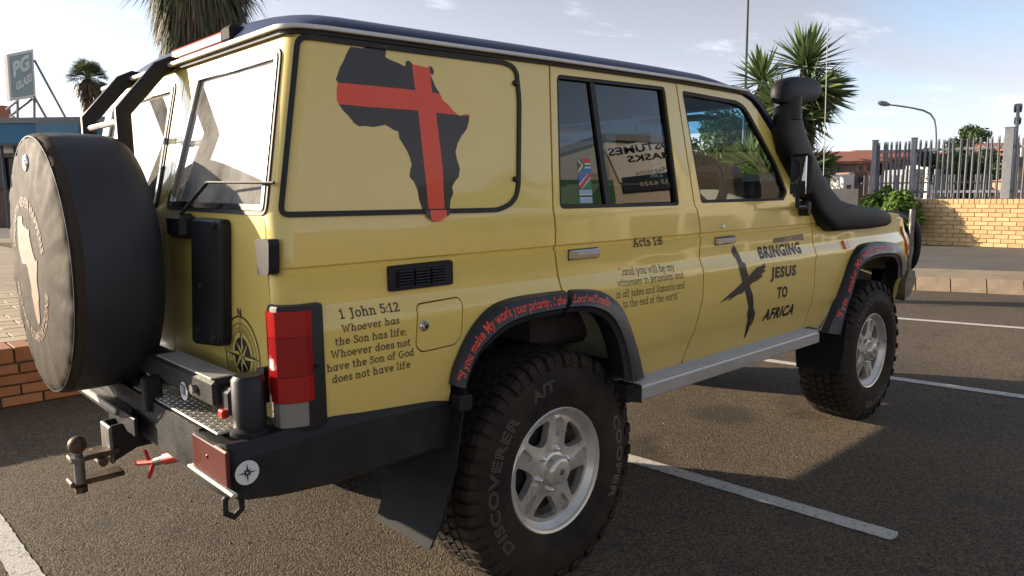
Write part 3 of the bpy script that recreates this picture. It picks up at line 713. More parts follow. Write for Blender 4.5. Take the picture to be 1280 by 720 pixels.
# ================================================================== LETTERING
def EA(cx, cy, rx, ry, a0, a1, n=None):
    n = n or max(4, int(abs(a1-a0)/24)); return [(cx+rx*math.cos(R(a0+(a1-a0)*i/n)), cy+ry*math.sin(R(a0+(a1-a0)*i/n))) for i in range(n+1)]
def ft(x, y=0.0, l=.085): return [(x-l, y), (x+l, y)]
GL = {
 'a': [EA(.24, .25, .19, .25, 0, 360), [(.43, .5), (.43, 0), (.52, 0)]],
 'b': [[(.04, .75), (.12, .75), (.12, 0)], EA(.31, .25, .19, .25, 0, 360)],
 'c': [EA(.25, .25, .2, .25, 48, 312)],
 'd': [EA(.24, .25, .19, .25, 0, 360), [(.34, .75), (.43, .75), (.43, 0), (.52, 0)]],
 'e': [[(.06, .27), (.43, .27)], EA(.245, .25, .195, .25, 4, 318)],
 'f': [[(.15, 0), (.15, .58)]+EA(.29, .6, .14, .15, 180, 60), [(.02, .47), (.31, .47)], ft(.15)],
 'g': [EA(.24, .25, .19, .25, 0, 360), [(.43, .5), (.43, -.06)]+EA(.25, -.06, .18, .16, 0, -140)],
 'h': [[(.03, .75), (.12, .75), (.12, 0)], EA(.28, .31, .16, .19, 180, 0)+[(.44, 0)], ft(.12), ft(.45)],
 'i': [[(.03, .5), (.14, .5), (.14, 0)], ft(.14), [(.14, .63), (.14, .71)]],
 'j': [[(.08, .5), (.19, .5), (.19, -.1)]+EA(.08, -.1, .11, .11, 0, -110), [(.19, .63), (.19, .71)]],
 'l': [[(.03, .75), (.14, .75), (.14, 0)], ft(.14)],
 'm': [[(.03, .5), (.12, .5), (.12, 0)], EA(.25, .33, .13, .17, 180, 0)+[(.38, 0)], EA(.51, .33, .13, .17, 180, 0)+[(.64, 0)], ft(.12, 0, .06), ft(.38, 0, .06), ft(.65, 0, .06)],
 'n': [[(.03, .5), (.12, .5), (.12, 0)], EA(.28, .31, .16, .19, 180, 0)+[(.44, 0)], ft(.12), ft(.45)],
 'o': [EA(.25, .25, .2, .25, 0, 360)],
 'r': [[(.03, .5), (.13, .5), (.13, 0)], EA(.29, .28, .16, .22, 180, 60), ft(.14)],
 's': [[(.36, .38), (.30, .48), (.19, .5), (.09, .45), (.08, .36), (.15, .29), (.28, .24), (.36, .17), (.35, .06), (.26, 0), (.14, 0), (.06, .05), (.04, .13)]],
 't': [[(.15, .68), (.15, .12)]+EA(.26, .11, .11, .11, 180, 310), [(.02, .5), (.32, .5)]],
 'u': [[(.03, .5), (.11, .5), (.11, .17)]+EA(.27, .17, .16, .17, 180, 360), [(.36, .5), (.43, .5), (.43, 0), (.5, 0)]],
 'v': [[(.08, .5), (.26, 0), (.44, .5)], ft(.08, .5, .07), ft(.44, .5, .07)],
 'w': [[(.08, .5), (.2, 0), (.34, .46), (.48, 0), (.60, .5)], ft(.08, .5, .07), ft(.60, .5, .07)],
 'y': [[(.08, .5), (.27, .02)], [(.45, .5), (.21, -.15), (.08, -.2)], ft(.08, .5, .07), ft(.45, .5, .07)],
 'A': [[(.08, 0), (.30, .72), (.52, 0)], [(.15, .24), (.45, .24)], ft(.08), ft(.52)],
 'G': [EA(.33, .36, .28, .36, 48, 352)+[(.61, .30)], [(.42, .33), (.64, .33)]],
 'J': [[(.30, .72), (.30, .04)]+EA(.18, .02, .12, .14, 0, -130), [(.16, .72), (.42, .72)]],
 'S': [[(.46, .56), (.38, .69), (.24, .72), (.11, .65), (.09, .52), (.19, .42), (.36, .34), (.47, .24), (.45, .09), (.33, 0), (.18, 0), (.07, .07), (.05, .18)]],
 'W': [[(.08, .72), (.26, 0), (.44, .68), (.62, 0), (.80, .72)], ft(.08, .72), ft(.80, .72)],
 '1': [[(.08, .58), (.22, .72), (.22, 0)], [(.08, 0), (.37, 0)]],
 '2': [EA(.24, .53, .17, .19, 165, -25)+[(.06, 0), (.44, 0), (.44, .08)]],
 '5': [[(.42, .72), (.13, .72), (.11, .42)]+EA(.24, .23, .18, .23, 125, -150)],
 '8': [EA(.24, .54, .16, .18, 0, 360), EA(.24, .19, .19, .19, 0, 360)],
 ':': [[(.08, .36), (.08, .44)], [(.08, .02), (.08, .10)]], ';': [[(.10, .36), (.10, .44)], [(.10, .08), (.06, -.10)]],
 '.': [[(.06, 0), (.06, .08)]], ',': [[(.09, .08), (.05, -.10)]], '"': [[(.06, .58), (.06, .74)], [(.15, .58), (.15, .74)]],
}
def stroke_text(txt, t=.085, space=.10):
    """slab lettering from pen strokes: returns 2-D verts (u, v, layer), faces, width"""
    V = []; F = []; x = 0; lay = 0
    for ch in txt:
        if ch == ' ': x += .30; continue
        ps = GL[ch]; mxx = max(p[0] for s_ in ps for p in s_)
        for s_ in ps:
            o = len(V); n = len(s_); lay = (lay+1) % 5; closed = (Vector(s_[0])-Vector(s_[-1])).length < .01
            for i in range(n):
                p = Vector(s_[i]); a = Vector(s_[i-1] if i > 0 else (s_[-2] if closed else s_[0])); b = Vector(s_[i+1] if i < n-1 else (s_[1] if closed else s_[-1]))
                d1 = (p-a); d2 = (b-p); d1 = d1.normalized() if d1.length > 1e-6 else d2.normalized(); d2 = d2.normalized() if d2.length > 1e-6 else d1
                n1 = Vector((-d1.y, d1.x)); n2 = Vector((-d2.y, d2.x)); m = (n1+n2); m = m.normalized() if m.length > .1 else n1
                k = (t/2)/max(.45, m.dot(n1)); e = Vector((0, 0))
                if not closed and i == 0: e = -d2*t*.3
                if not closed and i == n-1: e = d1*t*.3
                q = p+e; V.append((x+q.x+m.x*k, q.y+m.y*k, lay)); V.append((x+q.x-m.x*k, q.y-m.y*k, lay))
            F += [(o+2*i, o+2*i+1, o+2*i+3, o+2*i+2) for i in range(n-1)]
        x += mxx+space+.03
    return V, F, x
def font_text(txt, offset=0.0, spacing=1.0, fill=True, bevel=0.0, shear=0.0):
    c = bpy.data.curves.new('t', 'FONT'); c.body = txt; c.offset = offset; c.space_character = spacing; c.shear = shear; c.size = 1.0; c.resolution_u = 3
    if not fill: c.fill_mode = 'NONE'; c.bevel_depth = bevel; c.bevel_resolution = 0
    o = bpy.data.objects.new('t', c); me = bpy.data.meshes.new_from_object(o)
    V = [(v.co.x, v.co.y, v.co.z) for v in me.vertices]; F = [tuple(p.vertices) for p in me.polygons]
    bpy.data.objects.remove(o); bpy.data.curves.remove(c); bpy.data.meshes.remove(me)
    if V:
        x0 = min(v[0] for v in V); V = [(v[0]-x0, v[1], v[2]) for v in V]
    return V, F, (max(v[0] for v in V) if V else 1)
def dup_layers(V): return [(v[0], v[1], 0) for v in V]
def on_side(name, txt3, p0px, p1px, hpx, mat_, parent, cap=.72, lay=.00012, off=.0013, italic=0.0):
    V, F, W = txt3; p0 = Vector(S(*p0px)); p1 = Vector(S(*p1px)); top = Vector(S(p0px[0], p0px[1]-hpx)); h = (top-p0).length/cap
    d = (p1-p0)/W; 
    bm = bmesh.new(); vs = []
    for u, v, l in V:
        q = p0+d*(u+italic*v); vs.append(bm.verts.new((q.x, l*lay, q.y+v*h)))
    for f in F:
        try: bm.faces.new([vs[i] for i in f])
        except ValueError: pass
    zs = [v.co.z for v in vs]
    for z in ZC:
        if min(zs) < z < max(zs): bmesh.ops.bisect_plane(bm, geom=bm.verts[:]+bm.edges[:]+bm.faces[:], plane_co=(0, 0, z), plane_no=(0, 0, 1), dist=1e-6)
    for v in bm.verts: v.co.y = -(wid(v.co.x, v.co.z)+off+v.co.y)
    me = bpy.data.meshes.new(name); bm.to_mesh(me); bm.free(); me.materials.append(mat_); return link(name, me, parent)
parts = {o.name: o for o in car.children}
QP, RDO, FDO, FEN = parts['quarter_panel'], parts['rear_door'], parts['front_door'], parts['front_fender']
for t, a, b, h, k in (('1 John 5:12', (425, 398.2), (500.5, 387.8), 10.8, .11), ('Whoever has', (427.5, 415.4), (500, 403.6), 8.6, .10), ('the Son has life;', (418.7, 432), (508.5, 417.8), 8.8, .10),
                      ('Whoever does not', (414, 448), (514, 431.2), 8.8, .10), ('have the Son of God', (408.7, 465), (518, 443.6), 8.8, .10), ('does not have life', (415.2, 478.8), (513.5, 458.6), 8.8, .10)):
    on_side('lettering', stroke_text(t, k), a, b, h, M['decal_grey'], QP)
on_side('lettering', stroke_text('Acts 1:8', .125), (791.5, 308.2), (828.5, 305.2), 9.6, M['decal'], RDO, italic=.16)
for t, a, b in (('"...and you will be my', (775, 344.5), (844, 337.6)), ('witnesses in jerusalem and', (772, 358.6), (854.5, 347)), ('in all judea and Samaria and', (770, 372.6), (855.5, 360)), ('to the end of the earth"', (778.6, 384.6), (848, 373.2))):
    on_side('lettering', stroke_text(t, .062, .03), a, b, 8.6, M['decal_grey'], RDO)
for t, a, b, h, it in (('BRINGING', (950.5, 323), (1002.3, 315.6), 13.5, -.12), ('JESUS', (963, 347.6), (994.6, 343.6), 13.2, .05), ('TO', (970.8, 372.5), (983.6, 370.3), 13, 0), ('AFRICA', (952, 400.8), (990.3, 392), 11.5, .18)):
    on_side('lettering', (lambda q: (dup_layers(q[0]), q[1], q[2]))(font_text(t, .045, 1.14)), a, b, h, M['decal'], FDO, italic=it)
# chrome model badge on the door
bp_ = Sp([(967, 298), (979, 296), (1003, 292.6), (1003.5, 299.4), (967, 303.4)])
bd = side('badge', bp_, [], -1, M['steel'], FDO, off=.004, thick=.004)
on_side('badge_lettering', (lambda q: (dup_layers(q[0]), q[1], q[2]))(font_text('LandCruiser', .02, 1.0, shear=.3)), (978, 302.2), (1003, 298.5), 7.5, M['chrome'], bd, off=.0052)
# brushed cross decal
k45 = lambda pts: Sp(z6(pts, 4.5, 760, 260))
brush1 = k45([(692, 235), (705, 215), (718, 230), (738, 262), (752, 300), (770, 310), (778, 345), (790, 380), (797, 440), (812, 480), (818, 530), (816, 580), (806, 620), (800, 655), (788, 690), (772, 725), (762, 735), (772, 690), (783, 640), (781, 600), (790, 560), (778, 500), (762, 440), (748, 390), (735, 340), (722, 290), (700, 262)])
brush2 = k45([(886, 308), (878, 325), (890, 330), (872, 345), (888, 352), (862, 372), (868, 385), (835, 410), (812, 420), (790, 446), (752, 480), (720, 492), (688, 515), (668, 527), (690, 500), (655, 522), (626, 536), (648, 515), (690, 478), (735, 438), (765, 405), (790, 385), (815, 355), (840, 332), (862, 325)])
side('brushed_cross', brush1, [], -1, M['decal'], FDO, off=.0012, thick=0); side('brushed_cross', brush2, [], -1, M['decal'], FDO, off=.0015, thick=0)
for ln in ([(700, 205), (715, 222), (733, 258), (726, 262), (706, 228)], [(812, 600), (822, 560), (826, 590), (812, 640), (800, 668)]):
    side('brush_streak', k45(ln), [], -1, M['decal'], FDO, off=.0018, thick=0)

# ---- the map of Africa on the blanked window
AF = [(285, 140), (300, 142), (318, 145), (340, 138), (365, 140), (388, 140), (391, 155), (388, 170), (400, 178), (430, 190), (448, 200), (450, 184), (460, 181), (470, 192), (500, 200), (517, 203), (519, 197), (528, 200), (535, 214), (531, 226), (524, 220), (527, 232), (540, 262), (552, 280), (560, 300), (575, 312), (590, 330), (605, 343), (613, 348), (628, 342), (641, 343), (639, 365), (632, 388), (618, 406), (605, 430), (599, 455), (604, 480), (612, 505), (609, 530), (597, 545), (589, 560), (592, 580), (584, 600), (582, 625), (575, 645), (547, 664), (530, 664), (512, 652), (500, 630), (490, 600), (485, 570), (474, 545), (461, 530), (463, 510), (468, 495), (462, 472), (452, 450), (440, 430), (430, 415), (428, 395), (414, 390), (400, 381), (388, 374), (370, 378), (350, 381), (330, 378), (310, 379), (295, 370), (280, 350), (262, 332), (250, 315), (243, 300), (242, 280), (243, 262), (246, 248), (240, 238), (248, 215), (253, 200), (262, 185), (270, 165), (277, 150)]
afr = Sp(z6(AF, 2.4, 320, 0))
h1 = Sp(z6([(236, 247), (350, 257), (475, 270), (556, 281), (620, 288), (660, 350), (607, 345), (540, 338), (485, 331), (330, 320), (236, 311)], 2.4, 320, 0))
v1 = Sp(z6([(467, 180), (519, 180), (528, 270), (540, 335), (560, 500), (570, 680), (524, 680), (512, 560), (487, 332), (478, 270)], 2.4, 320, 0))
red = lambda c: inside(c, h1) or inside(c, v1)
zc10 = [[(-3, 1.335+.05*k), (5, 1.335+.05*k)] for k in range(10)]
bpan = [o for o in QP.children if o.name == 'blanking_panel'][0]
win_in = inset(qwin, .0125)
def decal2(name, sel, mat_, off, outer):
    V, T = cdt([outer, h1, v1, win_in, inset(win_in, -.002)], zcuts()+zc10); keep = []
    for t in T:
        c = (sum(V[i][0] for i in t)/3, sum(V[i][1] for i in t)/3)
        if inside(c, outer) and sel(c): keep.append(tuple(t))
    used = sorted({i for t in keep for i in t}); ix = {v: k for k, v in enumerate(used)}; P = []
    big = inset(win_in, -.0005)
    for i in used: P.append(side_map(-1, -.0005 if inside(V[i], big) else .0075)(V[i][0], V[i][1], 0))
    mb = MB(); mb.add(P, [tuple(ix[i] for i in t) for t in keep]); return mb.build(name, mat_, bpan, 20)
decal2('africa_map', lambda c: not red(c), M['decal_brown'], .0075, afr); decal2('red_cross', red, M['decal_red'], .0075, afr)

# ---- flags on the tinted rear side window, the window's inside
gw = [o for o in RDO.children if o.name.startswith('door_glass')][0]
def flag(px0, py0, px1, py1, rects):
    (xa_, z1_), (xb_, z0_) = S(px0, py0, -.018), S(px1, py1, -.018); dx = xb_-xa_; dz = z1_-z0_; fl = None
    for i, (poly, mk) in enumerate(rects):
        mb = MB(); mb.add([(xa_+u*dx, -(prof(z0_+v*dz)-.0165+.0003*i), z0_+v*dz) for u, v in poly], [tuple(range(len(poly)))]); o = mb.build('flag_sticker' if fl is None else 'flag_stripe', M[mk], fl or gw if fl is None else gw)
q_ = [(0, 0), (1, 0), (1, 1), (0, 1)]
flag(721.5, 198, 738.5, 216, [(q_, 'white'), ([(.2, .68), (1, .68), (1, 1), (.1, 1)], 'red'), ([(.2, 0), (1, 0), (1, .32), (.3, .32)], 'blue'), ([(0, 1), (.2, 1), (.55, .58), (1, .58), (1, .42), (.55, .42), (.2, 0), (0, 0), (.4, .5)], 'green'), ([(0, .85), (.33, .5), (0, .15)], 'yellow'), ([(0, .75), (.24, .5), (0, .25)], 'decal')])
flag(722.5, 217, 739, 235.5, [(q_, 'white'), ([(0, .3), (0, 1), (.75, 1)], 'blue'), ([(1, .7), (1, 0), (.25, 0)], 'green'), ([(0, 0), (.18, 0), (1, .82), (1, 1), (.82, 1), (0, .18)], 'red')])
flag(723.5, 237, 740.5, 253.5, [(q_, 'sky_print'), ([(0, .36), (1, .36), (1, .64), (0, .64)], 'white'), ([(0, .42), (1, .42), (1, .58), (0, .58)], 'decal')])

# ---- red lettering along the flares
def flare_text(txt, O, I, i0, i1, t0, tcap, parent, flip=False):
    V, F, W = font_text(txt, .018, 1.0); mb = MB(); n = i1-i0
    def sec(t):
        for (a, oa, _), (b, ob, _) in zip(flare_sec, flare_sec[1:]):
            if a <= t <= b: return oa+(ob-oa)*(t-a)/(b-a)
        return .05
    P = []
    for u, v, l in V:
        q = i0+n*u/W; i = min(len(O)-2, int(q)); f = q-i; o = O[i].lerp(O[i+1], f); ii = I[i].lerp(I[i+1], f); t = t0-(t0-tcap)*v/.72
        p = o.lerp(ii, t); w = .868 if O[i].x < 2.2 else wid(o.x, 1.0); P.append((p.x, -(w+sec(t)+.0016), p.y))
    mb.add(P, F); return mb.build('lettering', M['decal_red'], parent)
qf = [o for o in QP.children if o.name.startswith('wheel_flare')][0]; rf = [o for o in RDO.children if o.name.startswith('wheel_flare')][0]; ff = [o for o in FEN.children if o.name.startswith('wheel_flare')][0]
kA = min(range(len(FO)), key=lambda i: abs(FO[i].x-seamA[-1][0]))
flare_text('"If you make My work your priority, I the', FO, FI, .8, kA-.4, .56, .17, qf)
flare_text('Lord will make', FO, FI, kA+1.3, kA+9.2, .56, .19, rf)
flare_text('If you make My work your priority', GO, GI, 3.0, 27.5, .54, .16, ff)
# bright print patches at the flare foot
# ---- door handles
for (q, par) in (([(710, 313), (746.7, 310), (746.9, 321), (710.7, 324.3)], RDO), ([(893.3, 297.3), (917.3, 295), (917.5, 303.3), (894, 305.9)], FDO)):
    P = Sp(q); cx = sum(p[0] for p in P)/4; cz = sum(p[1] for p in P)/4; w_ = P[1][0]-P[0][0]; h_ = P[0][1]-P[3][1]
    for s in (-1, 1):
        par2 = par if s < 0 else [o for o in car.children if o.name.startswith(par.name) and o != par][0]
        MB().bbox((cx, s*(prof(cz)+.0005), cz), (w_+.005, .004, h_+.006), .0015).build('handle_surround', M['rubber'], par2)  # dark plate stands in for the shaded recess behind the handle
        hb = MB().bbox((cx, s*(prof(cz)+.006), cz), (w_, .016, h_), .004).build('door_handle', M['chrome'], par2)
        MB().bbox((cx+.1*w_, s*(prof(cz)+.013), cz+.002), (w_*.72, .006, h_*.55), .003).build('handle_paddle', M['alu'], par2)
        c = (cx-.02, cz+.062) if par is FDO else None
        if c:
            mb = MB(); mb.lathe([(0, .008), (.009, .008), (.012, .002), (.012, -.003)], 'y', (0, 0, 0), 14); mb.v = [(x+c[0], s*(prof(c[1])+y), z+c[1]) for x, y, z in mb.v]; mb.build('door_lock', M['chrome'], par2, 40)

# ================================================================== REAR END
def redge(z): return prof(z)-.0555
rz = [.70, .9, 1.1, 1.335, 1.55, gz(-.9)-.002]
SPL = -.078
rd_r = [(-redge(z)+.003, z) for z in rz]+[(SPL-.003, rz[-1]), (SPL-.003, .70)]
rd_l = [(redge(z)-.003, z) for z in rz]+[(SPL+.003, rz[-1]), (SPL+.003, .70)]
rwr = rounded([B(353.5, 58), B(333.5, 270), B(208.5, 262), B(248.5, 90)], .03, 4)
y_in = .715; rwl = rounded([(y_in-.04, 1.755), (y_in, 1.345), (-.005, 1.345), (-.015, 1.755)], .03, 4)
rcut = [[(-2, z), (2, z)] for z in (1.335, 1.18, 1.05, .95)]
doors = []
for nm, out, win in (('back_door', rd_r, rwr), ('back_door', rd_l, rwl)):
    d = sheet(out, [win], rcut, rear_map(0), .012).build('back_door', M['paint'], car, 20); doors.append(d)
    sheet(win, [inset(win, .014)], rcut, rear_map(.004), .02).build('window_seal', M['rubber'], d, 20)
    sheet(inset(win, .012), [inset(win, .028)], rcut, rear_map(.007), .010).build('window_frame', M['chrome'], d, 20)
    sheet(inset(win, .012), [], rcut, rear_map(-.004), 0).build('back_glass', M['glass_rear'], d)
DR, DL = doors
MB().box((XR+.08, 0, 1.0), (.01, 1.5, .62)).build('inner_panel', M['dark'], car)  # dark liner added to block light through the back door gaps
# swage line, grab handle, rubber latch
hp = rounded([BX(320, 298.5, -1.02), BX(337.5, 299.5, -1.02), BX(337.5, 343.5, -1.02), BX(324, 344.5, -1.02)], .012, 3)
MB().prism(hp, 0, -1.024, -.995).build('door_handle', M['plastic'], DR)
lp = rounded([BX(330, 458, -1.01), BX(339, 458, -1.01), BX(339, 503, -1.01), BX(331, 501, -1.01)], .006, 3)
MB().prism(lp, 0, -1.03, -.995).build('rubber_latch', M['rubber'], DR)
bx = rounded([BX(236, 272, -1.035), BX(273, 275, -1.035), BX(274.5, 434, -1.035), BX(238, 430, -1.035)], .025, 4)
mb = MB(); i0 = inset(bx, .008); mb.rings([[(-1.0, y, z) for y, z in bx], [(-1.024, y, z) for y, z in bx], [(-1.032, y, z) for y, z in i0]], True, True); bxo = mb.build('carrier_plate', M['plastic'], DR, 30)
for q in ((264, 282), (247, 358), (265, 423), (244, 413)):
    y, z = BX(q[0], q[1], -1.042); mb = MB(); mb.lathe([(0, -.010), (.008, -.010), (.012, -.004), (.012, .004)], 'x', (-1.031, y, z), 8); mb.build('bolt', M['black'], bxo, 30)
# wiper motor and arm, at the foot of the glass
mb = MB(); a = BX(213, 272, -1.03); b = BX(236, 280, -1.03)
mb.bbox((-1.025, (a[0]+b[0])/2, (a[1]+b[1])/2-.015), (.05, abs(a[0]-b[0])*.9, .075), .015); wm = mb.build('wiper_motor', M['plastic'], DR, 30)
a = BX(228, 268, -1.045); b = BX(257, 228, -1.035); c_ = BX(333, 231, -1.01)
mb = MB(); mb.tube([(-1.05, a[0], a[1]), (-1.03, b[0], b[1])], .005, 6); mb.tube([(-1.03, b[0], b[1]), (-.99, c_[0], c_[1]+.005)], .004, 6); mb.build('wiper_arm', M['plastic'], wm)
# compass rose on the door
cy_, cz_ = BX(303.5, 444.5, XR); e1 = BX(327, 444.5, XR); e2 = BX(303.5, 399, XR); rr = (abs(e1[0]-cy_)+abs(e2[1]-cz_))/2
mb = MB(); ri = 0
def ring(mb, r0, r1, x, n=48):
    V = []; 
    for i in range(n): 
        a = 2*PI*i/n; V += [(x, cy_+r0*math.cos(a), cz_+r0*math.sin(a)), (x, cy_+r1*math.cos(a), cz_+r1*math.sin(a))]
    mb.add(V, [(2*i, 2*i+1, (2*i+3) % (2*n), (2*i+2) % (2*n)) for i in range(n)])
xx = XR-.0015
ring(mb, rr*.96, rr, xx); ring(mb, rr*.80, rr*.82, xx); ring(mb, rr*.60, rr*.62, xx); ring(mb, rr*.0001, rr*.46, xx)
for i in range(72):
    a = 2*PI*i/72; r0, r1 = rr*.66, rr*(.80 if i % 3 else .75); d = .0012
    mb.add([(xx-.0002, cy_+r0*math.cos(a)-d*math.sin(a), cz_+r0*math.sin(a)+d*math.cos(a)), (xx-.0002, cy_+r0*math.cos(a)+d*math.sin(a), cz_+r0*math.sin(a)-d*math.cos(a)), (xx-.0002, cy_+r1*math.cos(a), cz_+r1*math.sin(a))], [(0, 1, 2)])
cr = mb.build('compass_rose', M['decal'], DR)
ml = MB(); mdk = MB()
for i in range(8):
    a = PI/4*i+PI/2; L = rr*(1.12 if i % 2 == 0 else .52); wq = rr*.10
    for sg, tgt in ((1, ml), (-1, mdk)):
        tgt.add([(xx-.0006-.0002*(i % 2), cy_, cz_), (xx-.0006-.0002*(i % 2), cy_+L*math.cos(a), cz_+L*math.sin(a)), (xx-.0006-.0002*(i % 2), cy_+wq*1.4*math.cos(a+sg*.7), cz_+wq*1.4*math.sin(a+sg*.7))], [(0, 1, 2)])
ml.build('compass_point', M['paint'], cr); mdk.build('compass_point', M['decal'], cr)
V, F, W = font_text('N', .02); n0 = BX(299.6, 391.5, XR); mb = MB(); mb.add([(xx, n0[0]-(u-W/2)*.035, n0[1]-.01+v*.035) for u, v, l in V], F); mb.build('compass_letter', M['decal'], cr)

# ---- tail lamps wrapping the corners
for s in (-1, 1):
    zt_, zb_, zm = 1.104, .800, .868
    sec = [(-.995, .806), (-1.016, .808), (-1.026, .818), (-1.028, .842), (-1.024, .862), (-1.000, .880), (-.965, .890), (-.940, .890), (-.925, .882), (-.92, .86)]
    sec_o = [(-.995, .797), (-1.012, .799), (-1.019, .812), (-1.020, .838), (-1.016, .858), (-.992, .876), (-.960, .888), (-.930, .890), (-.902, .882), (-.898, .855)]
    def lring(sc, z, k=1.0):
        cx, cy2 = -.95, .84; return [(cx+(x-cx)*k, s*(cy2+(y-cy2)*k), z) for x, y in sc]
    hs = MB(); hs.rings([lring(sec_o, zb_-.012, .9), lring(sec_o, zb_, 1), lring(sec_o, zt_+.002, 1), lring(sec_o, zt_+.008, .95)], True, True); ho = hs.build('tail_lamp', M['rubber'], car, 35)
    for nm, z0_, z1_, mk, k in (('red_lens', 1.0355, zt_-.004, 'redlens', 1.0), ('red_lens', .9345, 1.0345, 'redlens2', .999), ('red_lens', zm, .9330, 'redlens', 1.0), ('reversing_lens', zb_+.004, zm-.002, 'clearlens', .965)):
        mb = MB(); mb.rings([lring(sec, z0_, k), lring(sec, (z0_+z1_)/2, k), lring(sec, z1_, k)], True, True); mb.build(nm, M[mk], ho, 40)
    MB().cyl((-.93, s*.893, .955), (-.93, s*.897, .955), .006, 8).build('lens_screw', M['dark'], ho)

# ---- high stop lamp bar at the roof's rear edge
sl = MB(); y0, y1 = -.34, .08
xr0 = XR+slant(1.8)
sl.bbox((xr0+.045, (y0+y1)/2, 1.852), (.07, y1-y0, .038), .008); slo = sl.build('stop_lamp', M['stopred'], car)
MB().bbox((xr0+.045, y0-.03, 1.855), (.075, .07, .046), .008).build('lamp_end', M['flap'], slo)
MB().bbox((xr0+.045, (y0+y1)/2, 1.8725), (.03, y1-y0-.02, .003), .001).build('lamp_top', M['stopred'], slo)
MB().bbox((xr0+.05, (y0+y1)/2, 1.826), (.08, y1-y0+.05, .018), .005).build('lamp_foot', M['dark'], slo)

# ---- ladder up the left back door to the roof
lad = MB()
def rail(yv):
    pts = [(-1.075, yv, 1.05), (-1.075, yv, 1.36), (-1.075, yv, 1.655), (-.955, yv, 1.795), (-.915, yv, 1.815), (-.84, yv, 1.805)]
    return pts
ldo = MB().tube(rail(.02), .02, 12, flat=(.012, .026), upv=(-1, 0, 0)).build('ladder', M['black'], car, 40)
MB().tube(rail(.41), .02, 12, flat=(.012, .026), upv=(-1, 0, 0)).build('ladder_rail', M['black'], ldo, 40)
for z in (1.12, 1.37, 1.625): MB().tube([(-1.075, .02, z), (-1.075, .41, z)], .011, 8).build('rung', M['alu'], ldo, 40)

# ---- covered spare wheel
SC = Vector((-1.339, .078, 1.1785)); SR = .403
spw = MB(); spw.cyl((-1.30, SC.y, SC.z), (-1.02, SC.y, SC.z), .10, 20); spw = spw.build('spare_wheel', M['black'], car, 40)
prof_ = [(0, -.012), (.12, -.012), (.24, -.008), (.32, -.002), (.365, .002), (.385, .008), (.397, .020), (.403, .038), (.4045, .075), (.4045, .13), (.403, .19), (.399, .225), (.385, .248), (.36, .258), (.28, .262)]
NN = 96; rings = []
rnd = random.Random(3)
ph = [rnd.uniform(0, 6.28) for _ in range(6)]
for i in range(NN):
    a = 2*PI*i/NN; wr = .0022*math.sin(13*a+ph[0])+.0016*math.sin(29*a+ph[1])+.0012*math.sin(47*a+ph[2]); ring_ = []
    for j, (r, h) in enumerate(prof_):
        amp = 1.0 if .36 < r and h < .05 else .25; flat = 1-.010*max(0, -math.sin(a))*(1 if h > .03 else 0)
        dx = (.0025*math.sin(17*a+ph[3]+r*9)+.002*math.sin(31*a+ph[4]))*(1 if .30 < r < .40 and h < .03 else 0)
        rr_ = (r+wr*amp*(1 if r > .3 else 0))*flat; ring_.append((SC.x+h+dx, SC.y+rr_*math.cos(a), SC.z+rr_*math.sin(a)))
    rings.append(ring_)
m = len(prof_); mb = MB(); V = [p for r in rings for p in r]; F = []
for i in range(NN):
    a = i*m; b = ((i+1) % NN)*m
    for j in range(m-1): F.append((a+j, a+j+1, b+j+1, b+j))
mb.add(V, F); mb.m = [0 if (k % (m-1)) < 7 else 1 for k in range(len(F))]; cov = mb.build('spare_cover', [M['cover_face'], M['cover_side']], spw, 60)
mb = MB(); mb.tube([(SC.x+.010, SC.y+.391*math.cos(2*PI*i/64), SC.z+.391*math.sin(2*PI*i/64)) for i in range(64)], .0028, 6, loop=True); mb.build('piping', M['plastic'], spw, 60)
# print on the cover: a faded map inside a ring of words
def afr_local():
    P = z6(AF, 1, 0, 0); xs_ = [p[0] for p in P]; ys_ = [p[1] for p in P]; cx = (min(xs_)+max(xs_))/2; cy = (min(ys_)+max(ys_))/2; h = max(ys_)-min(ys_)
    return [((x-cx)/h, -(y-cy)/h) for x, y in P]
cm = BX(36, 337, -1.352)
def coverx(y, z):
    r = math.hypot(y-SC.y, z-SC.z)
    for (a, ha), (b, hb) in zip(prof_, prof_[1:]):
        if a <= r <= b: return SC.x+ha+(hb-ha)*(r-a)/(b-a)
    return SC.x
L = [(cm[0]-u*.33, cm[1]+v*.33) for u, v in afr_local()]
V, T = cdt([L], [[(-2, z/20), (2, z/20)] for z in range(15, 32)]); keep = [tuple(t) for t in T if inside((sum(V[i][0] for i in t)/3, sum(V[i][1] for i in t)/3), L)]
used = sorted({i for t in keep for i in t}); ix = {v: k for k, v in enumerate(used)}
mb = MB(); mb.add([(coverx(V[i][0], V[i][1])-.0018, V[i][0], V[i][1]) for i in used], [tuple(ix[i] for i in t) for t in keep]); mb.build('africa_print', M['pink'], spw)
def arc_text(txt, r, a_mid, span, h, bottom=False):
    V, F, W = font_text(txt, .015, 1.1); P = []
    for u, v, l in V:
        if not bottom: a = a_mid+span*(.5-u/W); q = r+v*h
        else: a = a_mid-span*(.5-u/W); q = r+h*.72-v*h
        y = cm[0]-q*math.cos(a); z = cm[1]+q*math.sin(a)
        y = cm[0]-q*math.cos(a)*1.0; P.append((coverx(y, z)-.002, y, z))
    # seen from behind the car, +y is to the left
    mb = MB(); mb.add(P, F); return mb.build('cover_lettering', M['pink'], spw)
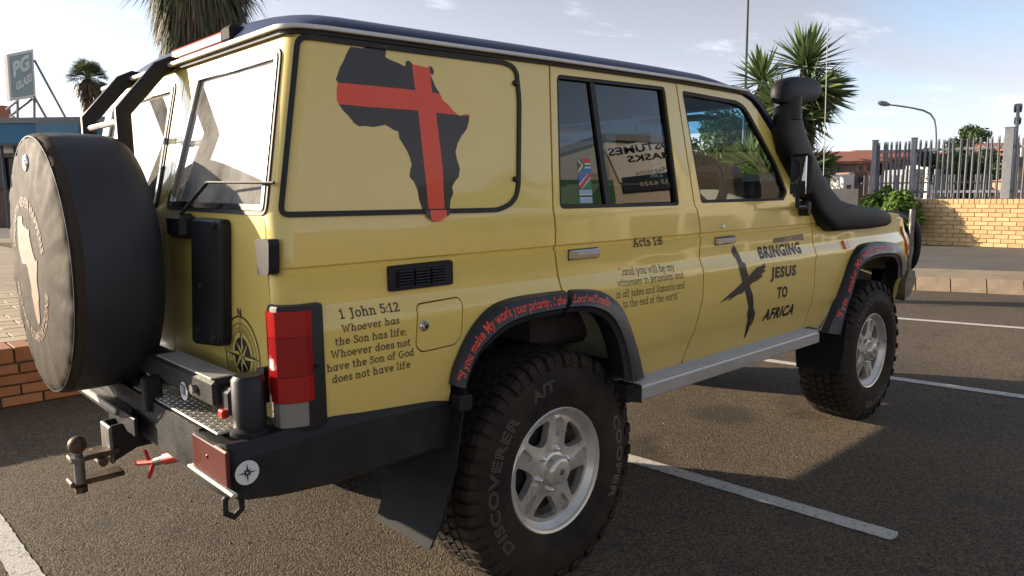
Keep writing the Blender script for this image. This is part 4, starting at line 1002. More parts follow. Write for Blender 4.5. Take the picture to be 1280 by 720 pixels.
def arc_text2(txt, r, c_ang, span, h, bottom=False):
    V, F, W = font_text(txt, .015, 1.1); P = []
    for u, v, l in V:
        t = (u/W-.5)*span
        if not bottom: ang = c_ang-t; q = r+v*h      # clockwise as seen by the reader
        else: ang = c_ang+t; q = r-v*h+h*.72
        X = q*math.cos(ang); Y = q*math.sin(ang); y = cm[0]-X; z = cm[1]+Y; P.append((coverx(y, z)-.002, y, z))
    mb = MB(); mb.add(P, F); return mb.build('cover_lettering', M['pink'], spw)
arc_text2('GROWTH NEVER HAPPENS', .195, PI/2, 2.55, .042); arc_text2('IN YOUR COMFORTZONE', .195, -PI/2, 2.6, .042, True)
b_ = BX(32, 204, -1.345); mb = MB(); mb.lathe([(0, -.006), (.022, -.006), (.027, -.002), (.027, .006)], 'x', (coverx(*b_)-.001, b_[0], b_[1]), 20); bo = mb.build('cover_badge', M['chrome'], spw, 30)
mb = MB(); mb.lathe([(0, -.0075), (.013, -.0075), (.015, -.004)], 'x', (coverx(*b_)-.001, b_[0], b_[1]), 14); mb.build('badge_centre', M['steel'], bo, 30)

# ---- rear bumper
bmp = MB(); XB = -1.165
bmp.prism([(-.98, .80), (-.98, .66), (-1.10, .65), (XB, .67), (XB, .80)], 1, -.70, .70)
bm_o = bmp.build('rear_bumper', M['black'], car)
for s in (-1, 1):
    # side wing: sections along x, outer face at y~.88
    secs2 = [(-.475, .866, .60, .790, .70), (-.55, .874, .625, .800, .70), (-.88, .888, .625, .815, .70), (-1.04, .894, .640, .800, .70), (-1.12, .886, .650, .795, .70), (-1.155, .862, .657, .79, .70), (-1.170, .82, .66, .79, .68)]
    rings = []
    for x, yo, zb__, zt__, yi in secs2: rings.append([(x, s*yi, zb__), (x, s*(yo-.012), zb__), (x, s*yo, zb__+.012), (x, s*yo, zt__-.035), (x, s*(yo-.022), zt__), (x, s*yi, zt__+.004)])
    wv_ = MB().rings(rings).build('bumper_wing', M['black'], bm_o, 28)
# chequered tread plates on top
M['chequer'] = mat('chequer_plate', (0.80, 0.76, 0.66), 0.34, 0.8, rvar=.12, vscale=18)
def chequer(x0, x1, y0, y1, z):
    o = MB().bbox(((x0+x1)/2, (y0+y1)/2, z), (abs(x1-x0), abs(y1-y0), .006), .002).build('tread_plate', M['chequer'], bm_o); mb = MB(); k = 0
    nx = int(abs(x1-x0)/.016); ny = int(abs(y1-y0)/.016)
    for i in range(nx):
        for j in range(ny):
            x = x0+.010+i*.016; y = y0+.010+j*.016; a = .78 if (i+j) % 2 else -.78; d = Vector((math.cos(a), math.sin(a), 0))*.0062; n = Vector((-d.y, d.x, 0))*.28; c = Vector((x, y, z+.003))
            mb.add([c-d, c+n, c+d, c-n, c+Vector((0, 0, .0022))], [(0, 1, 4), (1, 2, 4), (2, 3, 4), (3, 0, 4)])
    mb.build('tread_pattern', M['chequer'], o, kind='stuff')
chequer(-1.158, -1.04, -.80, -.16, .806); chequer(-1.158, -1.04, .26, .80, .806); chequer(-1.158, -1.06, -.13, .22, .792)
MB().bbox((-1.158, -.33, .82), (.05, .04, .10), .006).build('latch_bracket', M['black'], bm_o)
# step lamp, lip, stickers
lp_ = [BX(244, 546, XB-.004), BX(278, 564, XB-.004), BX(278, 594, XB-.004), BX(244, 573, XB-.004)]
ly0, ly1 = min(p[0] for p in lp_), max(p[0] for p in lp_)
lo = MB().bbox((XB-.001, (ly0+ly1)/2-.01, .738), (.012, ly1-ly0+.03, .092), .004).build('bumper_lamp', M['lampdark'], bm_o)
MB().bbox((XB-.004, (ly0+ly1)/2-.01, .686), (.016, ly1-ly0+.10, .010), .003).build('lamp_lip', M['alu'], lo)
MB().bbox((XB-.007, (ly0+ly1)/2, .745), (.006, .010, .010), .002).build('lamp_button', M['lampdark'], lo)
c = SY(308.5, 590.5, -.893); mb = MB(); mb.lathe([(0, .0), (.030, .0)], 'y', (0, 0, 0), 28); mb.v = [(x+c[0], -.8955, z+c[1]) for x, y, z in mb.v]; so_ = mb.build('round_sticker', M['white'], bm_o)
mb = MB()
for i in range(8):
    a = PI/4*i; L_ = .024 if i % 2 == 0 else .013
    mb.add([(c[0]+L_*math.cos(a), -.897, c[1]+L_*math.sin(a)), (c[0]+.004*math.cos(a+.8), -.897, c[1]+.004*math.sin(a+.8)), (c[0]+.004*math.cos(a-.8), -.897, c[1]+.004*math.sin(a-.8))], [(0, 1, 2)])
mb.build('sticker_star', M['decal'], so_)
# swing arm and its hinge post
A0 = BX(207, 452, -1.12); A1 = BX(290, 476, -1.10)
za = .915
MB().bbox((-1.10, -.37, .888), (.075, .74, .072), .010).build('swing_arm', M['black'], bm_o)
arm = [o for o in bm_o.children if o.name == 'swing_arm'][0]
MB().bbox((-1.10, -.52, .9265), (.07, .40, .005), .002).build('arm_top_plate', M['alu'], arm)  # bright strip stands in for sun glints along the door bottom
MB().bbox((-1.09, -.765, .872), (.06, .06, .075), .012).build('hinge_block', M['black'], arm)
hp_ = MB(); hp_.tube([(-1.078, -.812, .795), (-1.078, -.812, .808), (-1.078, -.812, .815), (-1.078, -.812, .935), (-1.078, -.812, .945)], [.052, .052, .041, .041, .033], 20); hp_.build('hinge_post', M['plastic'], bm_o, 40)
MB().bbox((-1.125, -.765, .845), (.02, .03, .022), .004).build('red_catch', M['red'], arm)
c = BX(230, 487, -1.1385); mb = MB(); mb.lathe([(0, 0), (.026, 0)], 'x', (-1.1392, c[0], c[1]-.004), 24); st_ = mb.build('round_sticker', M['white'], arm)
V, F, W = font_text('TIX', .02); mb = MB(); mb.add([(-1.1402, c[0]-(u-W/2)*.030/W*1.2, c[1]+(v-.36)*.040) for u, v, l in V], F); mb.build('sticker_lettering', M['decal'], st_)
mb = MB(); q = [Vector((-1.12, -.62, .885)), Vector((-1.135, -.62, .885))]; mb.cyl(q[0], q[1]-Vector((.015, 0, 0)), .012, 10); mb.build('bolt', M['steel'], arm, 30)
# carrier frame from the arm up to the spare wheel
for y in (-.06, .22): MB().bbox((-1.08, y, 1.02), (.06, .05, .30), .008).build('carrier_upright', M['black'], arm)
MB().bbox((-1.10, .08, .80), (.08, .55, .05), .008).build('carrier_foot', M['black'], arm)
# number plate lamp rail under the wheel and hitch
MB().bbox((-1.19, .05, .735), (.05, .42, .022), .004, Matrix.Rotation(.25, 3, 'Y')).build('plate_holder', M['steel'], bm_o)
MB().bbox((-1.20, -.18, .72), (.012, .26, .055), .003).build('plate_light', M['plastic'], bm_o)
# tow hitch
tp = lambda px, py, x: (x,)+BX(px, py, x)
HY = tp(148, 548, -1.21)[1]; HZ = tp(148, 548, -1.21)[2]
hi = MB(); hi.bbox((-1.10, HY, HZ), (.16, .065, .065), .008); pp = [(-1.235, HZ-.055), (-1.235, HZ+.055), (-1.165, HZ+.06), (-1.155, HZ-.02)]; hi.prism(pp, 1, HY-.042, HY-.032); hi.prism(pp, 1, HY+.032, HY+.042)
hio = hi.build('tow_hitch', M['black'], bm_o)
MB().bbox((-1.24, HY, HZ-.004), (.012, .092, .115), .004).build('drop_plate', M['steel'], hio)
bxp, byp, bzp = tp(96.5, 556, -1.335)
mb = MB(); mb.ball((bxp, byp, bzp), .0255, 20, 14); mb.build('tow_ball', M['rust'], hio, 60)
mb = MB(); mb.cyl((bxp, byp, bzp-.02), (bxp, byp, bzp-.05), .012, 12); mb.cyl((bxp, byp, bzp-.035), (bxp, byp, bzp-.048), .022, 14)
mb.cyl((bxp, byp, bzp-.05), (bxp, byp, bzp-.115), .0145, 14); mb.build('ball_neck', M['steel'], hio, 30)
mb = MB(); mb.bbox(((bxp-1.24)/2, (byp+HY)/2, bzp-.048), (abs(-1.24-bxp)+.04, .055, .016), .004, ); mb.bbox(((bxp-1.24)/2, (byp+HY)/2, bzp-.118), (abs(-1.24-bxp)+.05, .06, .016), .004); mb.cyl((bxp, byp, bzp-.125), (bxp, byp, bzp-.142), .018, 6); mb.cyl((-1.27, HY-.06, bzp-.07), (-1.27, HY+.06, bzp-.07), .014, 8); mb.build('ball_bracket', M['rust'], hio, 30)
# red gas coupling hanging beside the hitch
cpl = MB(); g0, g1 = Vector(tp(225, 568, -1.14)), Vector(tp(172, 584, -1.20)); cpl.cyl(g0, g0.lerp(g1, .55), .012, 12); cpl = cpl.build('air_coupling', M['steel'], bm_o, 30)
mb = MB(); mb.cyl(g0+Vector((0, -.01, 0)), g0.lerp(g1, .32), .017, 12); mb.tube([g0.lerp(g1, .55), g1+Vector((0, 0, .012))], .008, 8); mb.tube([g0.lerp(g1, .6), g0.lerp(g1, .75)+Vector((0, 0, -.04))], .006, 6); mb.tube([g0.lerp(g1, .7), g0.lerp(g1, .8)+Vector((0, 0, .045))], .006, 6); mb.build('red_lever', M['red'], cpl, 30)
# recovery shackle under the corner
sk = Vector(tp(291, 622, -1.14)); mb = MB(); mb.tube([(sk.x, sk.y-.0, sk.z+.02), (sk.x-.02, sk.y, sk.z), (sk.x-.02, sk.y, sk.z-.035), (sk.x, sk.y, sk.z-.05), (sk.x+.02, sk.y, sk.z-.035), (sk.x+.02, sk.y, sk.z)], .0085, 8, loop=True); mb.build('shackle', M['black'], bm_o, 50)
mb = MB(); q = Vector(tp(262, 600, -1.15)); mb.cyl(q, q+Vector((.04, 0, -.01)), .018, 12); mb.build('hook', M['black'], bm_o, 40)
# mud flaps
for s in (-1, 1):
    mb = MB(); rings = []
    for x, z, y0, y1 in ((-.455, .80, .60, .905), (-.48, .70, .58, .91), (-.505, .56, .58, .905), (-.545, .42, .585, .895), (-.59, .335, .60, .885)):
        rings.append([(x, s*y0, z), (x+.004, s*(y0+y1)/2, z), (x, s*y1, z), (x+.009, s*y1, z), (x+.011, s*(y0+y1)/2, z), (x+.009, s*y0, z)])
    mb.rings(rings); mo = mb.build('mud_flap', M['flap'], car, 30)
    mb = MB(); mb.bbox((-.465, s*.90, .765), (.05, .05, .05), .006); mb.build('flap_bracket', M['plastic'], mo)
    mb = MB(); rings = []
    for x, z, y0, y1 in ((2.27, .66, .62, .90), (2.25, .50, .62, .90), (2.235, .36, .64, .885)):
        rings.append([(x, s*y0, z), (x, s*y1, z), (x+.012, s*y1, z), (x+.012, s*y0, z)])
    mb.rings(rings).build('mud_flap', M['flap'], car)

# ================================================================== WHEELS
TW = .148
tp_ = [(.218, .118), (.228, .130), (.245, .138), (.275, .147), (.305, .1485), (.335, .145), (.362, .137), (.386, .128), (.402, .117), (.4085, .100), (.4095, .05), (.4095, 0)]
tprof = [(r, -h) for r, h in tp_] + [(r, h) for r, h in reversed(tp_[:-1])]
mb = MB(); mb.lathe(tprof, 'y', (0, 0, 0), 96)
me_tyre = mb.mesh('tyre', M['tyre'], 50)
mb = MB(); NB = 58
def blk(a0, a1, h0, h1, r0, r1, sk=0.0, tz=.0):
    P = []
    for r, sh in ((r0, 0), (r1, .06)):
        for h, ss in ((h0, 0), (h1, 1)):
            for a in (a0, a1):
                aa = a+sk*ss*(1 if a == a0 or True else 0); am = (a0+a1)/2+sk*ss; aa = am+(aa-am)*(1-sh); hh = (h0+h1)/2+(h-(h0+h1)/2)*(1-sh*.7)
                P.append((r*math.cos(aa), hh, r*math.sin(aa)))
    mb.add(P, [(0, 1, 3, 2), (4, 6, 7, 5), (0, 4, 5, 1), (2, 3, 7, 6), (0, 2, 6, 4), (1, 5, 7, 3)])
for i in range(NB):
    a = 2*PI*i/NB; da = 2*PI/NB
    for s in (-1, 1):
        e = .42 if i % 2 else 0
        # shoulder lug that runs down onto the sidewall
        P = []; a0, a1 = a+da*.08+e*da*0, a+da*.80
        ho = .128+(.006 if i % 2 else -.002)
        ring_in = [(.4215, .072), (.4205, .105), (.412, ho-.004), (.390, ho+.004), (.368+(.010 if i % 2 else 0), ho+.011), (.36+(.010 if i % 2 else 0), ho+.006), (.395, .09)]
        rg = [[(r*math.cos(aa), s*h, r*math.sin(aa)) for r, h in ring_in] for aa in (a0, a1)]
        mb.rings(rg, True, True)
        blk(a+da*.30*s, a+da*(.30*s+.74), s*.026, s*.064, .405, .4215, .35*da*s)
    blk(a+da*.1, a+da*.84, -.019, .019, .405, .4215, .5*da)
me_tread = mb.mesh('tread', M['tyre'], None, fix=True)
# raised letters, drawn as outlines
def tyre_text(txt, mid, span, r, h, flip=False):
    V, F, W = font_text(txt, 0.0, 1.12, False, .018); P = []
    for u, v, l in V:
        t = (u/W-.5)*span; ang = mid-t; q = r+(v-.36)*h
        # sidewall height at this radius
        hh = .146
        for (ra, ha), (rb_, hb) in zip(tp_, tp_[1:]):
            if ra <= q <= rb_: hh = ha+(hb-ha)*(q-ra)/(rb_-ra)
        P.append((q*math.cos(ang), -(hh+.0008+l*.02), q*math.sin(ang)))
    return P, F
me_texts = []
# outer side of the wheel faces -y; seen from there x runs right and z up
for t, mid, span in (('COOPER', R(-4), 1.02), ('DISCOVERER', R(176), 1.55), ('A/T', R(106), .34)):
    P, F = tyre_text(t, mid, span, .322, .052); mb = MB(); mb.add(P, F); me_texts.append(mb.mesh('tyre_lettering', M['tyretext2' if t == 'COOPER' else 'tyretext'], None, fix=False))
# rim: barrel, face with windows and pockets, hub
mb = MB(); mb.lathe([(.214, .112), (.224, .120), (.2265, .127), (.222, .131), (.214, .127), (.208, .112), (.203, .06), (.198, -.05), (.214, -.10), (.224, -.118)], 'y', (0, 0, 0), 64)
mb.v = [(x, -y, z) for x, y, z in mb.v]; me_barrel = mb.mesh('rim_barrel', M['alloy'], 40)
def facey(r, a):
    # distance of the face from the wheel plane
    k = math.cos(5*a); base = .098+.012*max(0, 1-r/.10)
    if r > .195: base = .100+(r-.195)*1.2
    return base+.006*max(0, k)*(1 if .07 < r < .19 else 0)
def fmap(d0=0):
    def f(u, v, d):
        r = math.hypot(u, v); a = math.atan2(v, u); return (u, -(facey(r, a)-d-d0), v)
    return f
def pol(pts): return [(r*math.cos(a), r*math.sin(a)) for r, a in pts]
circ_o = pol([(.211, 2*PI*i/80) for i in range(80)]); holes = []; pockets = []
for i in range(5):
    ac = 2*PI*i/5+PI/5+.1
    holes.append(rounded(pol([(.098, ac-.13), (.150, ac-.34), (.172, ac-.36), (.178, ac-.30), (.180, ac), (.178, ac+.30), (.172, ac+.36), (.150, ac+.34), (.098, ac+.13)]), .012, 3))
    ap_ = 2*PI*i/5+.1
    pockets.append(rounded(pol([(.115, ap_-.06), (.178, ap_-.13), (.186, ap_), (.178, ap_+.13), (.115, ap_+.06)]), .010, 3))
cuts_ = [pol([(rq, 2*PI*i/60) for i in range(61)]) for rq in (.06, .09, .13, .16, .192, .200)]
me_face = sheet(circ_o, holes+pockets, cuts_, fmap(), .030).mesh('rim_face', M['alloy'], 35)
mb = MB()
for p_ in pockets:
    q = sheet(p_, [], [], fmap(.014), .004); mb.add(q.v, q.f)
me_pock = mb.mesh('spoke_pocket', M['alloy2'], 30)
mb = MB(); mb.lathe([(.0, .148), (.036, .148), (.044, .145), (.051, .136), (.053, .112), (.062, .108), (.064, .095)], 'y', (0, 0, 0), 36); mb.v = [(x, -y, z) for x, y, z in mb.v]; me_hub = mb.mesh('hub_cap', M['alloy'], 35)
mb = MB(); mb.lathe([(0, .1515), (.010, .1515), (.012, .150)], 'y', (0, 0, 0), 20); mb.v = [(x, -y, z) for x, y, z in mb.v]; me_emb = mb.mesh('hub_emblem', M['steel'], 35)
mb = MB(); mb.cyl((0, 0, 0), (0, -.012, 0), .0115, 6); mb.ball((0, -.013, 0), .0085, 8, 6); me_nut = mb.mesh('lug_nut', M['chrome'], 35)
mb = MB(); mb.cyl((0, .06, 0), (0, -.045, 0), .165, 36); me_drum = mb.mesh('brake_drum', M['under'], 35)
def make_wheel(x, y, z, s, rot, drum):
    w = link('wheel', me_barrel, car, (x, y, z), (0, rot, 0) if s < 0 else (0, rot, PI))
    for nm, me in (('tyre', me_tyre), ('rim_face', me_face), ('spoke_pocket', me_pock), ('hub_cap', me_hub), ('hub_emblem', me_emb), ('brake_drum', me_drum)) + tuple(('tyre_lettering', t) for t in me_texts): link(nm, me, w)
    link('tread', me_tread, w, kind='stuff')
    for i in range(6):
        a = 2*PI*i/6+.3; link('lug_nut', me_nut, w, (.0725*math.cos(a), -.100, .0725*math.sin(a)))
    return w
make_wheel(0, -.728, .412, -1, 0, 1); make_wheel(2.73, -.738, .412, -1, R(75), 0); make_wheel(0, .728, .412, 1, .4, 1); make_wheel(2.73, .738, .412, 1, 1.1, 0)

# ================================================================== SURROUNDINGS
M['asphalt'] = None
def asphalt():
    m = mat('asphalt', (0.10, 0.088, 0.075), 0.88, spec=.35); t = m.node_tree; b = t.nodes['Principled BSDF']; g = t.nodes.new('ShaderNodeTexCoord')
    def noise(sc, det, ro=.6):
        n = t.nodes.new('ShaderNodeTexNoise'); n.inputs['Scale'].default_value = sc; n.inputs['Detail'].default_value = det; n.inputs['Roughness'].default_value = ro; t.links.new(g.outputs['Object'], n.inputs['Vector']); return n
    def mr(x, a, bb, lo, hi):
        n = t.nodes.new('ShaderNodeMapRange'); t.links.new(x, n.inputs[0])
        for i, v in enumerate((a, bb, lo, hi)): n.inputs[i+1].default_value = v
        return n.outputs[0]
    vo = t.nodes.new('ShaderNodeTexVoronoi'); vo.inputs['Scale'].default_value = 150; t.links.new(g.outputs['Object'], vo.inputs['Vector'])
    bw = t.nodes.new('ShaderNodeSeparateColor'); t.links.new(vo.outputs['Color'], bw.inputs[0])
    big = noise(.55, 6, .62); fine = noise(60, 5)
    def mixc(fac, a, bb, blend='MIX'):
        x = t.nodes.new('ShaderNodeMix'); x.data_type = 'RGBA'; x.blend_type = blend
        (t.links.new(fac, x.inputs[0]) if not isinstance(fac, float) else setattr(x.inputs[0], 'default_value', fac))
        for i, v in ((6, a), (7, bb)):
            if isinstance(v, tuple): x.inputs[i].default_value = v+(1,)
            else: t.links.new(v, x.inputs[i])
        return x.outputs[2]
    stone = mixc(mr(bw.outputs[0], .1, 1, 0, 1), (.050, .040, .031), (.195, .158, .112))
    stain = mixc(mr(big.outputs[0], .35, .68, 0, 1), (.72, .70, .70), (1.12, 1.06, .96))
    c1 = mixc(1.0, stone, stain, 'MULTIPLY')
    spot = noise(2.1, 3, .5); c2 = mixc(mr(spot.outputs[0], .62, .72, 0, .5), c1, (.045, .040, .037))
    pale = noise(9, 8, .75); c3 = mixc(mr(pale.outputs[0], .60, .80, 0, .22), c2, (.26, .22, .17))
    # cracks, tyre scuffs and oil spots
    wv = t.nodes.new('ShaderNodeVectorMath'); wv.operation = 'ADD'; nd = noise(1.7, 4); t.links.new(g.outputs['Object'], wv.inputs[0]); t.links.new(nd.outputs['Color'], wv.inputs[1])
    vc = t.nodes.new('ShaderNodeTexVoronoi'); vc.feature = 'DISTANCE_TO_EDGE'; vc.inputs['Scale'].default_value = .42; t.links.new(wv.outputs[0], vc.inputs['Vector'])
    c4 = mixc(mr(vc.outputs['Distance'], .0035, .0, 0, .6), c3, (.022, .019, .016))
    oil = noise(1.1, 2, .4); oil2 = noise(16, 4, .6); ml = t.nodes.new('ShaderNodeMath'); ml.operation = 'MULTIPLY'; t.links.new(mr(oil.outputs[0], .64, .72, 0, 1), ml.inputs[0]); t.links.new(mr(oil2.outputs[0], .3, .6, .3, 1), ml.inputs[1])
    mo = t.nodes.new('ShaderNodeMath'); mo.operation = 'MULTIPLY'; mo.inputs[1].default_value = .7; t.links.new(ml.outputs[0], mo.inputs[0]); c5 = mixc(mo.outputs[0], c4, (.030, .026, .023))
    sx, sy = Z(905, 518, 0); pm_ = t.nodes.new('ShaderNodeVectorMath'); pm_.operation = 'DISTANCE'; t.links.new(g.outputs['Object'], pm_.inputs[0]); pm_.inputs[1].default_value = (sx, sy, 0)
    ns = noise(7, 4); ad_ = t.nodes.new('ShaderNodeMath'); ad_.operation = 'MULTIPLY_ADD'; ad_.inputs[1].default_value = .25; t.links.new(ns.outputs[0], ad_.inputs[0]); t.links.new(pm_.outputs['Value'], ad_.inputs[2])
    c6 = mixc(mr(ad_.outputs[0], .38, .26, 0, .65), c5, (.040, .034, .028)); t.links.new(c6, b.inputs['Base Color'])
    bp = t.nodes.new('ShaderNodeBump'); bp.inputs['Strength'].default_value = .9; bp.inputs['Distance'].default_value = .0035; t.links.new(vo.outputs['Distance'], bp.inputs['Height']); bp.invert = True
    bp2 = t.nodes.new('ShaderNodeBump'); bp2.inputs['Strength'].default_value = .4; bp2.inputs['Distance'].default_value = .006; t.links.new(fine.outputs[0], bp2.inputs['Height']); t.links.new(bp.outputs[0], bp2.inputs['Normal'])
    t.links.new(bp2.outputs[0], b.inputs['Normal']); return m
M['asphalt'] = asphalt()
def brickmat(name, a, b_, rnd=.35):
    """brick whose tone varies from one brick object to the next"""
    m = mat(name, a, .85, bump=.35, bscale=90); t = m.node_tree; p = t.nodes['Principled BSDF']; oi = t.nodes.new('ShaderNodeObjectInfo')
    n = t.nodes.new('ShaderNodeTexNoise'); n.inputs['Scale'].default_value = 9; n.inputs['Detail'].default_value = 6; g = t.nodes.new('ShaderNodeTexCoord'); t.links.new(g.outputs['Object'], n.inputs['Vector'])
    ad = t.nodes.new('ShaderNodeMath'); ad.operation = 'MULTIPLY_ADD'; ad.inputs[1].default_value = .95; t.links.new(oi.outputs['Random'], ad.inputs[0])
    ml = t.nodes.new('ShaderNodeMath'); ml.operation = 'MULTIPLY_ADD'; ml.inputs[1].default_value = 1.1; ml.inputs[2].default_value = -.4; t.links.new(n.outputs[0], ml.inputs[0]); t.links.new(ml.outputs[0], ad.inputs[2])
    x = t.nodes.new('ShaderNodeMix'); x.data_type = 'RGBA'; t.links.new(ad.outputs[0], x.inputs[0]); x.inputs[6].default_value = a+(1,); x.inputs[7].default_value = b_+(1,); t.links.new(x.outputs[2], p.inputs['Base Color']); return m
M['brick_y'] = brickmat('brick_sand', (.52, .34, .15), (.68, .48, .25))
M['brick_r'] = brickmat('brick_red', (.30, .115, .055), (.42, .19, .09))
M['mortar'] = mat('mortar', (.44, .33, .20), .95, var=.2, vscale=20)
M['mortar_r'] = mat('mortar_grey', (.14, .12, .10), .95, var=.2, vscale=20)
M['kerb'] = mat('kerb_concrete', (.33, .25, .17), .9, var=.18, vscale=6, bump=.3, bscale=70)
M['paver'] = brickmat('paver_stone', (.38, .30, .20), (.50, .40, .27))
M['dust'] = mat('dusty_verge', (.27, .21, .145), .95, var=.2, vscale=3, bump=.3, bscale=30)
M['road2'] = mat('old_road', (.095, .088, .08), .9, var=.22, vscale=1.2, bump=.3, bscale=60)
def worn():
    m = mat('road_paint', (.62, .60, .55), .75, bump=.3, bscale=120); t = m.node_tree; p = t.nodes['Principled BSDF']; g = t.nodes.new('ShaderNodeTexCoord')
    n = t.nodes.new('ShaderNodeTexNoise'); n.inputs['Scale'].default_value = 55; n.inputs['Detail'].default_value = 8; n.inputs['Roughness'].default_value = .75; t.links.new(g.outputs['Object'], n.inputs['Vector'])
    r = t.nodes.new('ShaderNodeMapRange'); r.inputs[1].default_value = .34; r.inputs[2].default_value = .49; t.links.new(n.outputs[0], r.inputs[0])
    x = t.nodes.new('ShaderNodeMix'); x.data_type = 'RGBA'; x.inputs[6].default_value = (.16, .14, .12, 1); x.inputs[7].default_value = (.60, .58, .53, 1); t.links.new(r.outputs[0], x.inputs[0]); t.links.new(x.outputs[2], p.inputs['Base Color']); return m
M['line'] = worn()
M['galv'] = mat('galvanised', (.20, .21, .225), .6, .2, var=.12, vscale=8)
M['pole'] = mat('pole_grey', (.10, .105, .12), .6)
M['tile'] = mat('roof_tile', (.33, .12, .075), .85, var=.15, vscale=3)
M['wall_b'] = mat('plaster_brown', (.20, .13, .11), .9, var=.1)
M['wall_o'] = mat('plaster_salmon', (.50, .25, .17), .9, var=.1)
M['wall_c'] = mat('plaster_cream', (.60, .52, .40), .9, var=.1)
M['wall_w'] = mat('plaster_white', (.75, .72, .66), .9, var=.05)
M['wall_g'] = mat('plaster_grey', (.25, .25, .26), .9, var=.1)
M['bluew'] = mat('fascia_blue', (.04, .18, .32), .6, var=.12, vscale=1)
M['bluel'] = mat('sign_blue', (.09, .22, .33), .5)
M['win'] = mat('window_dark', (.03, .035, .04), .15)
M['bark'] = mat('bark', (.11, .085, .06), .95, var=.3, vscale=14, bump=.5, bscale=25)
def leafmat(name, a, b_):
    m = mat(name, a, .55, spec=.35); t = m.node_tree; p = t.nodes['Principled BSDF']; g = t.nodes.new('ShaderNodeNewGeometry')
    x = t.nodes.new('ShaderNodeMix'); x.data_type = 'RGBA'; t.links.new(g.outputs['Random Per Island'], x.inputs[0]); x.inputs[6].default_value = a+(1,); x.inputs[7].default_value = b_+(1,); t.links.new(x.outputs[2], p.inputs['Base Color'])
    tr = t.nodes.new('ShaderNodeBsdfTranslucent'); t.links.new(x.outputs[2], tr.inputs[0]); ms = t.nodes.new('ShaderNodeMixShader'); ms.inputs[0].default_value = .3
    t.links.new(p.outputs[0], ms.inputs[1]); t.links.new(tr.outputs[0], ms.inputs[2]); t.links.new(ms.outputs[0], t.nodes['Material Output'].inputs[0]); return m
M['leaf1'] = leafmat('leaf_dark', (.030, .060, .016), (.075, .120, .030))
M['leaf2'] = leafmat('leaf_fresh', (.09, .17, .03), (.20, .30, .06))
M['leaf3'] = leafmat('leaf_yucca', (.06, .11, .04), (.18, .24, .09))
M['leafdead'] = leafmat('leaf_dead', (.10, .075, .05), (.22, .165, .11))
M['leafpalm'] = leafmat('leaf_palm', (.08, .10, .045), (.19, .21, .11))

# ---- ground
g_ = 900
MB().add([(-g_, -g_, 0), (g_, -g_, 0), (g_, g_, 0), (-g_, g_, 0)], [(0, 1, 2, 3)]).build('car_park_asphalt', M['asphalt'], kind='structure')
rg = random.Random(77); gm = MB()
for k in range(2600):
    px, py = rg.uniform(-20, 1300), 470+250*rg.random()**.8; x, y = Z(px, py, 0); r_ = rg.uniform(.002, .0055)*(1.6 if rg.random() < .05 else 1); h_ = r_*rg.uniform(.5, 1); o_ = len(gm.v); a_ = rg.uniform(0, 6)
    gm.add([(x+r_*math.cos(a_), y+r_*math.sin(a_), 0), (x+r_*math.cos(a_+2), y+r_*math.sin(a_+2), 0), (x+r_*.8*math.cos(a_+4.1), y+r_*.8*math.sin(a_+4.1), 0), (x, y, h_)], [(0, 1, 3), (1, 2, 3), (2, 0, 3)])
gm.build('grit', mat('grit_stone', (.20, .17, .13), .9), kind='stuff')
def road_line(pts, w, end_round=True):
    a, b = Vector(pts[0]), Vector(pts[1]); d = (b-a).normalized(); n = Vector((-d.y, d.x)); LL = (b-a).length-.02; K = int(LL/.03); rj = random.Random(K)
    left = [a+d*LL*i/K-n*(w/2+rj.uniform(-.003, .002)) for i in range(K+1)]; right = [a+d*LL*i/K+n*(w/2+rj.uniform(-.003, .002)) for i in range(K+1)]
    P = list(reversed(left))+right
    Q = [b+n*w/2*math.cos(t)+d*w*.16*math.sin(t) for t in (0, .5, 1, 1.57, 2.1, 2.6, PI)]
    P = P+Q; P = [(p.x, p.y, .004) for p in P]
    PP = [(p[0], p[1]) for p in P]; V, T = cdt([PP], []); T = [tuple(t) for t in T if inside((sum(V[i][0] for i in t)/3, sum(V[i][1] for i in t)/3), PP)]
    mb = MB(); mb.add([(v[0], v[1], .004) for v in V], T); return mb.build('parking_line', M['line'], kind='structure')
road_line([(1.02, 3.1), (1.203, -1.56)], .098)
road_line([(3.40, 3.1), (3.98, -2.35)], .10)
road_line([(5.9, 2.6), (6.95, -2.1)], .10)
road_line([(-1.42, 3.1), (-1.33, -1.9)], .092)
# ---- raised kerb row, verge and the side road on the right
K0 = Vector(Z(1145, 363, 0)); K1 = Vector(Z(1280, 369, 0)); kd = (K1-K0).normalized(); kn = Vector((-kd.y, kd.x)); kn = kn if kn.x > 0 else -kn
HK = .155
ko = empty('kerb', (0, 0, 0)); tag(ko, kind='structure')
kb = MB(); 
me_k = MB()
me_k.add([(0, 0, 0), (.392, 0, 0), (.392, .20, HK), (0, .20, HK), (.392, .34, HK), (0, .34, HK), (0, .34, 0), (.392, .34, 0)], [(0, 1, 2, 3), (3, 2, 4, 5), (5, 4, 7, 6), (0, 3, 5, 6), (1, 7, 4, 2)])
me_k = me_k.mesh('kerb_block', M['kerb'])
angk = math.atan2(kd.y, kd.x)
for i in range(-24, 22):
    p = K0+kd*(i*.405); o = link('kerb_block', me_k, ko, (p.x, p.y, random.uniform(-.004, .003)), (0, 0, angk+random.uniform(-.006, .006)))
def strip(name, d0, d1, z, m, t0=-200, t1=200, **kw):
    P = [K0+kd*t0+kn*d0, K0+kd*t1+kn*d0, K0+kd*t1+kn*d1, K0+kd*t0+kn*d1]
    mb = MB(); mb.add([(p.x, p.y, z) for p in P]+[(p.x, p.y, -.02) for p in P], [(0, 1, 2, 3), (0, 1, 5, 4), (2, 3, 7, 6)]); return mb.build(name, m, kind='structure')
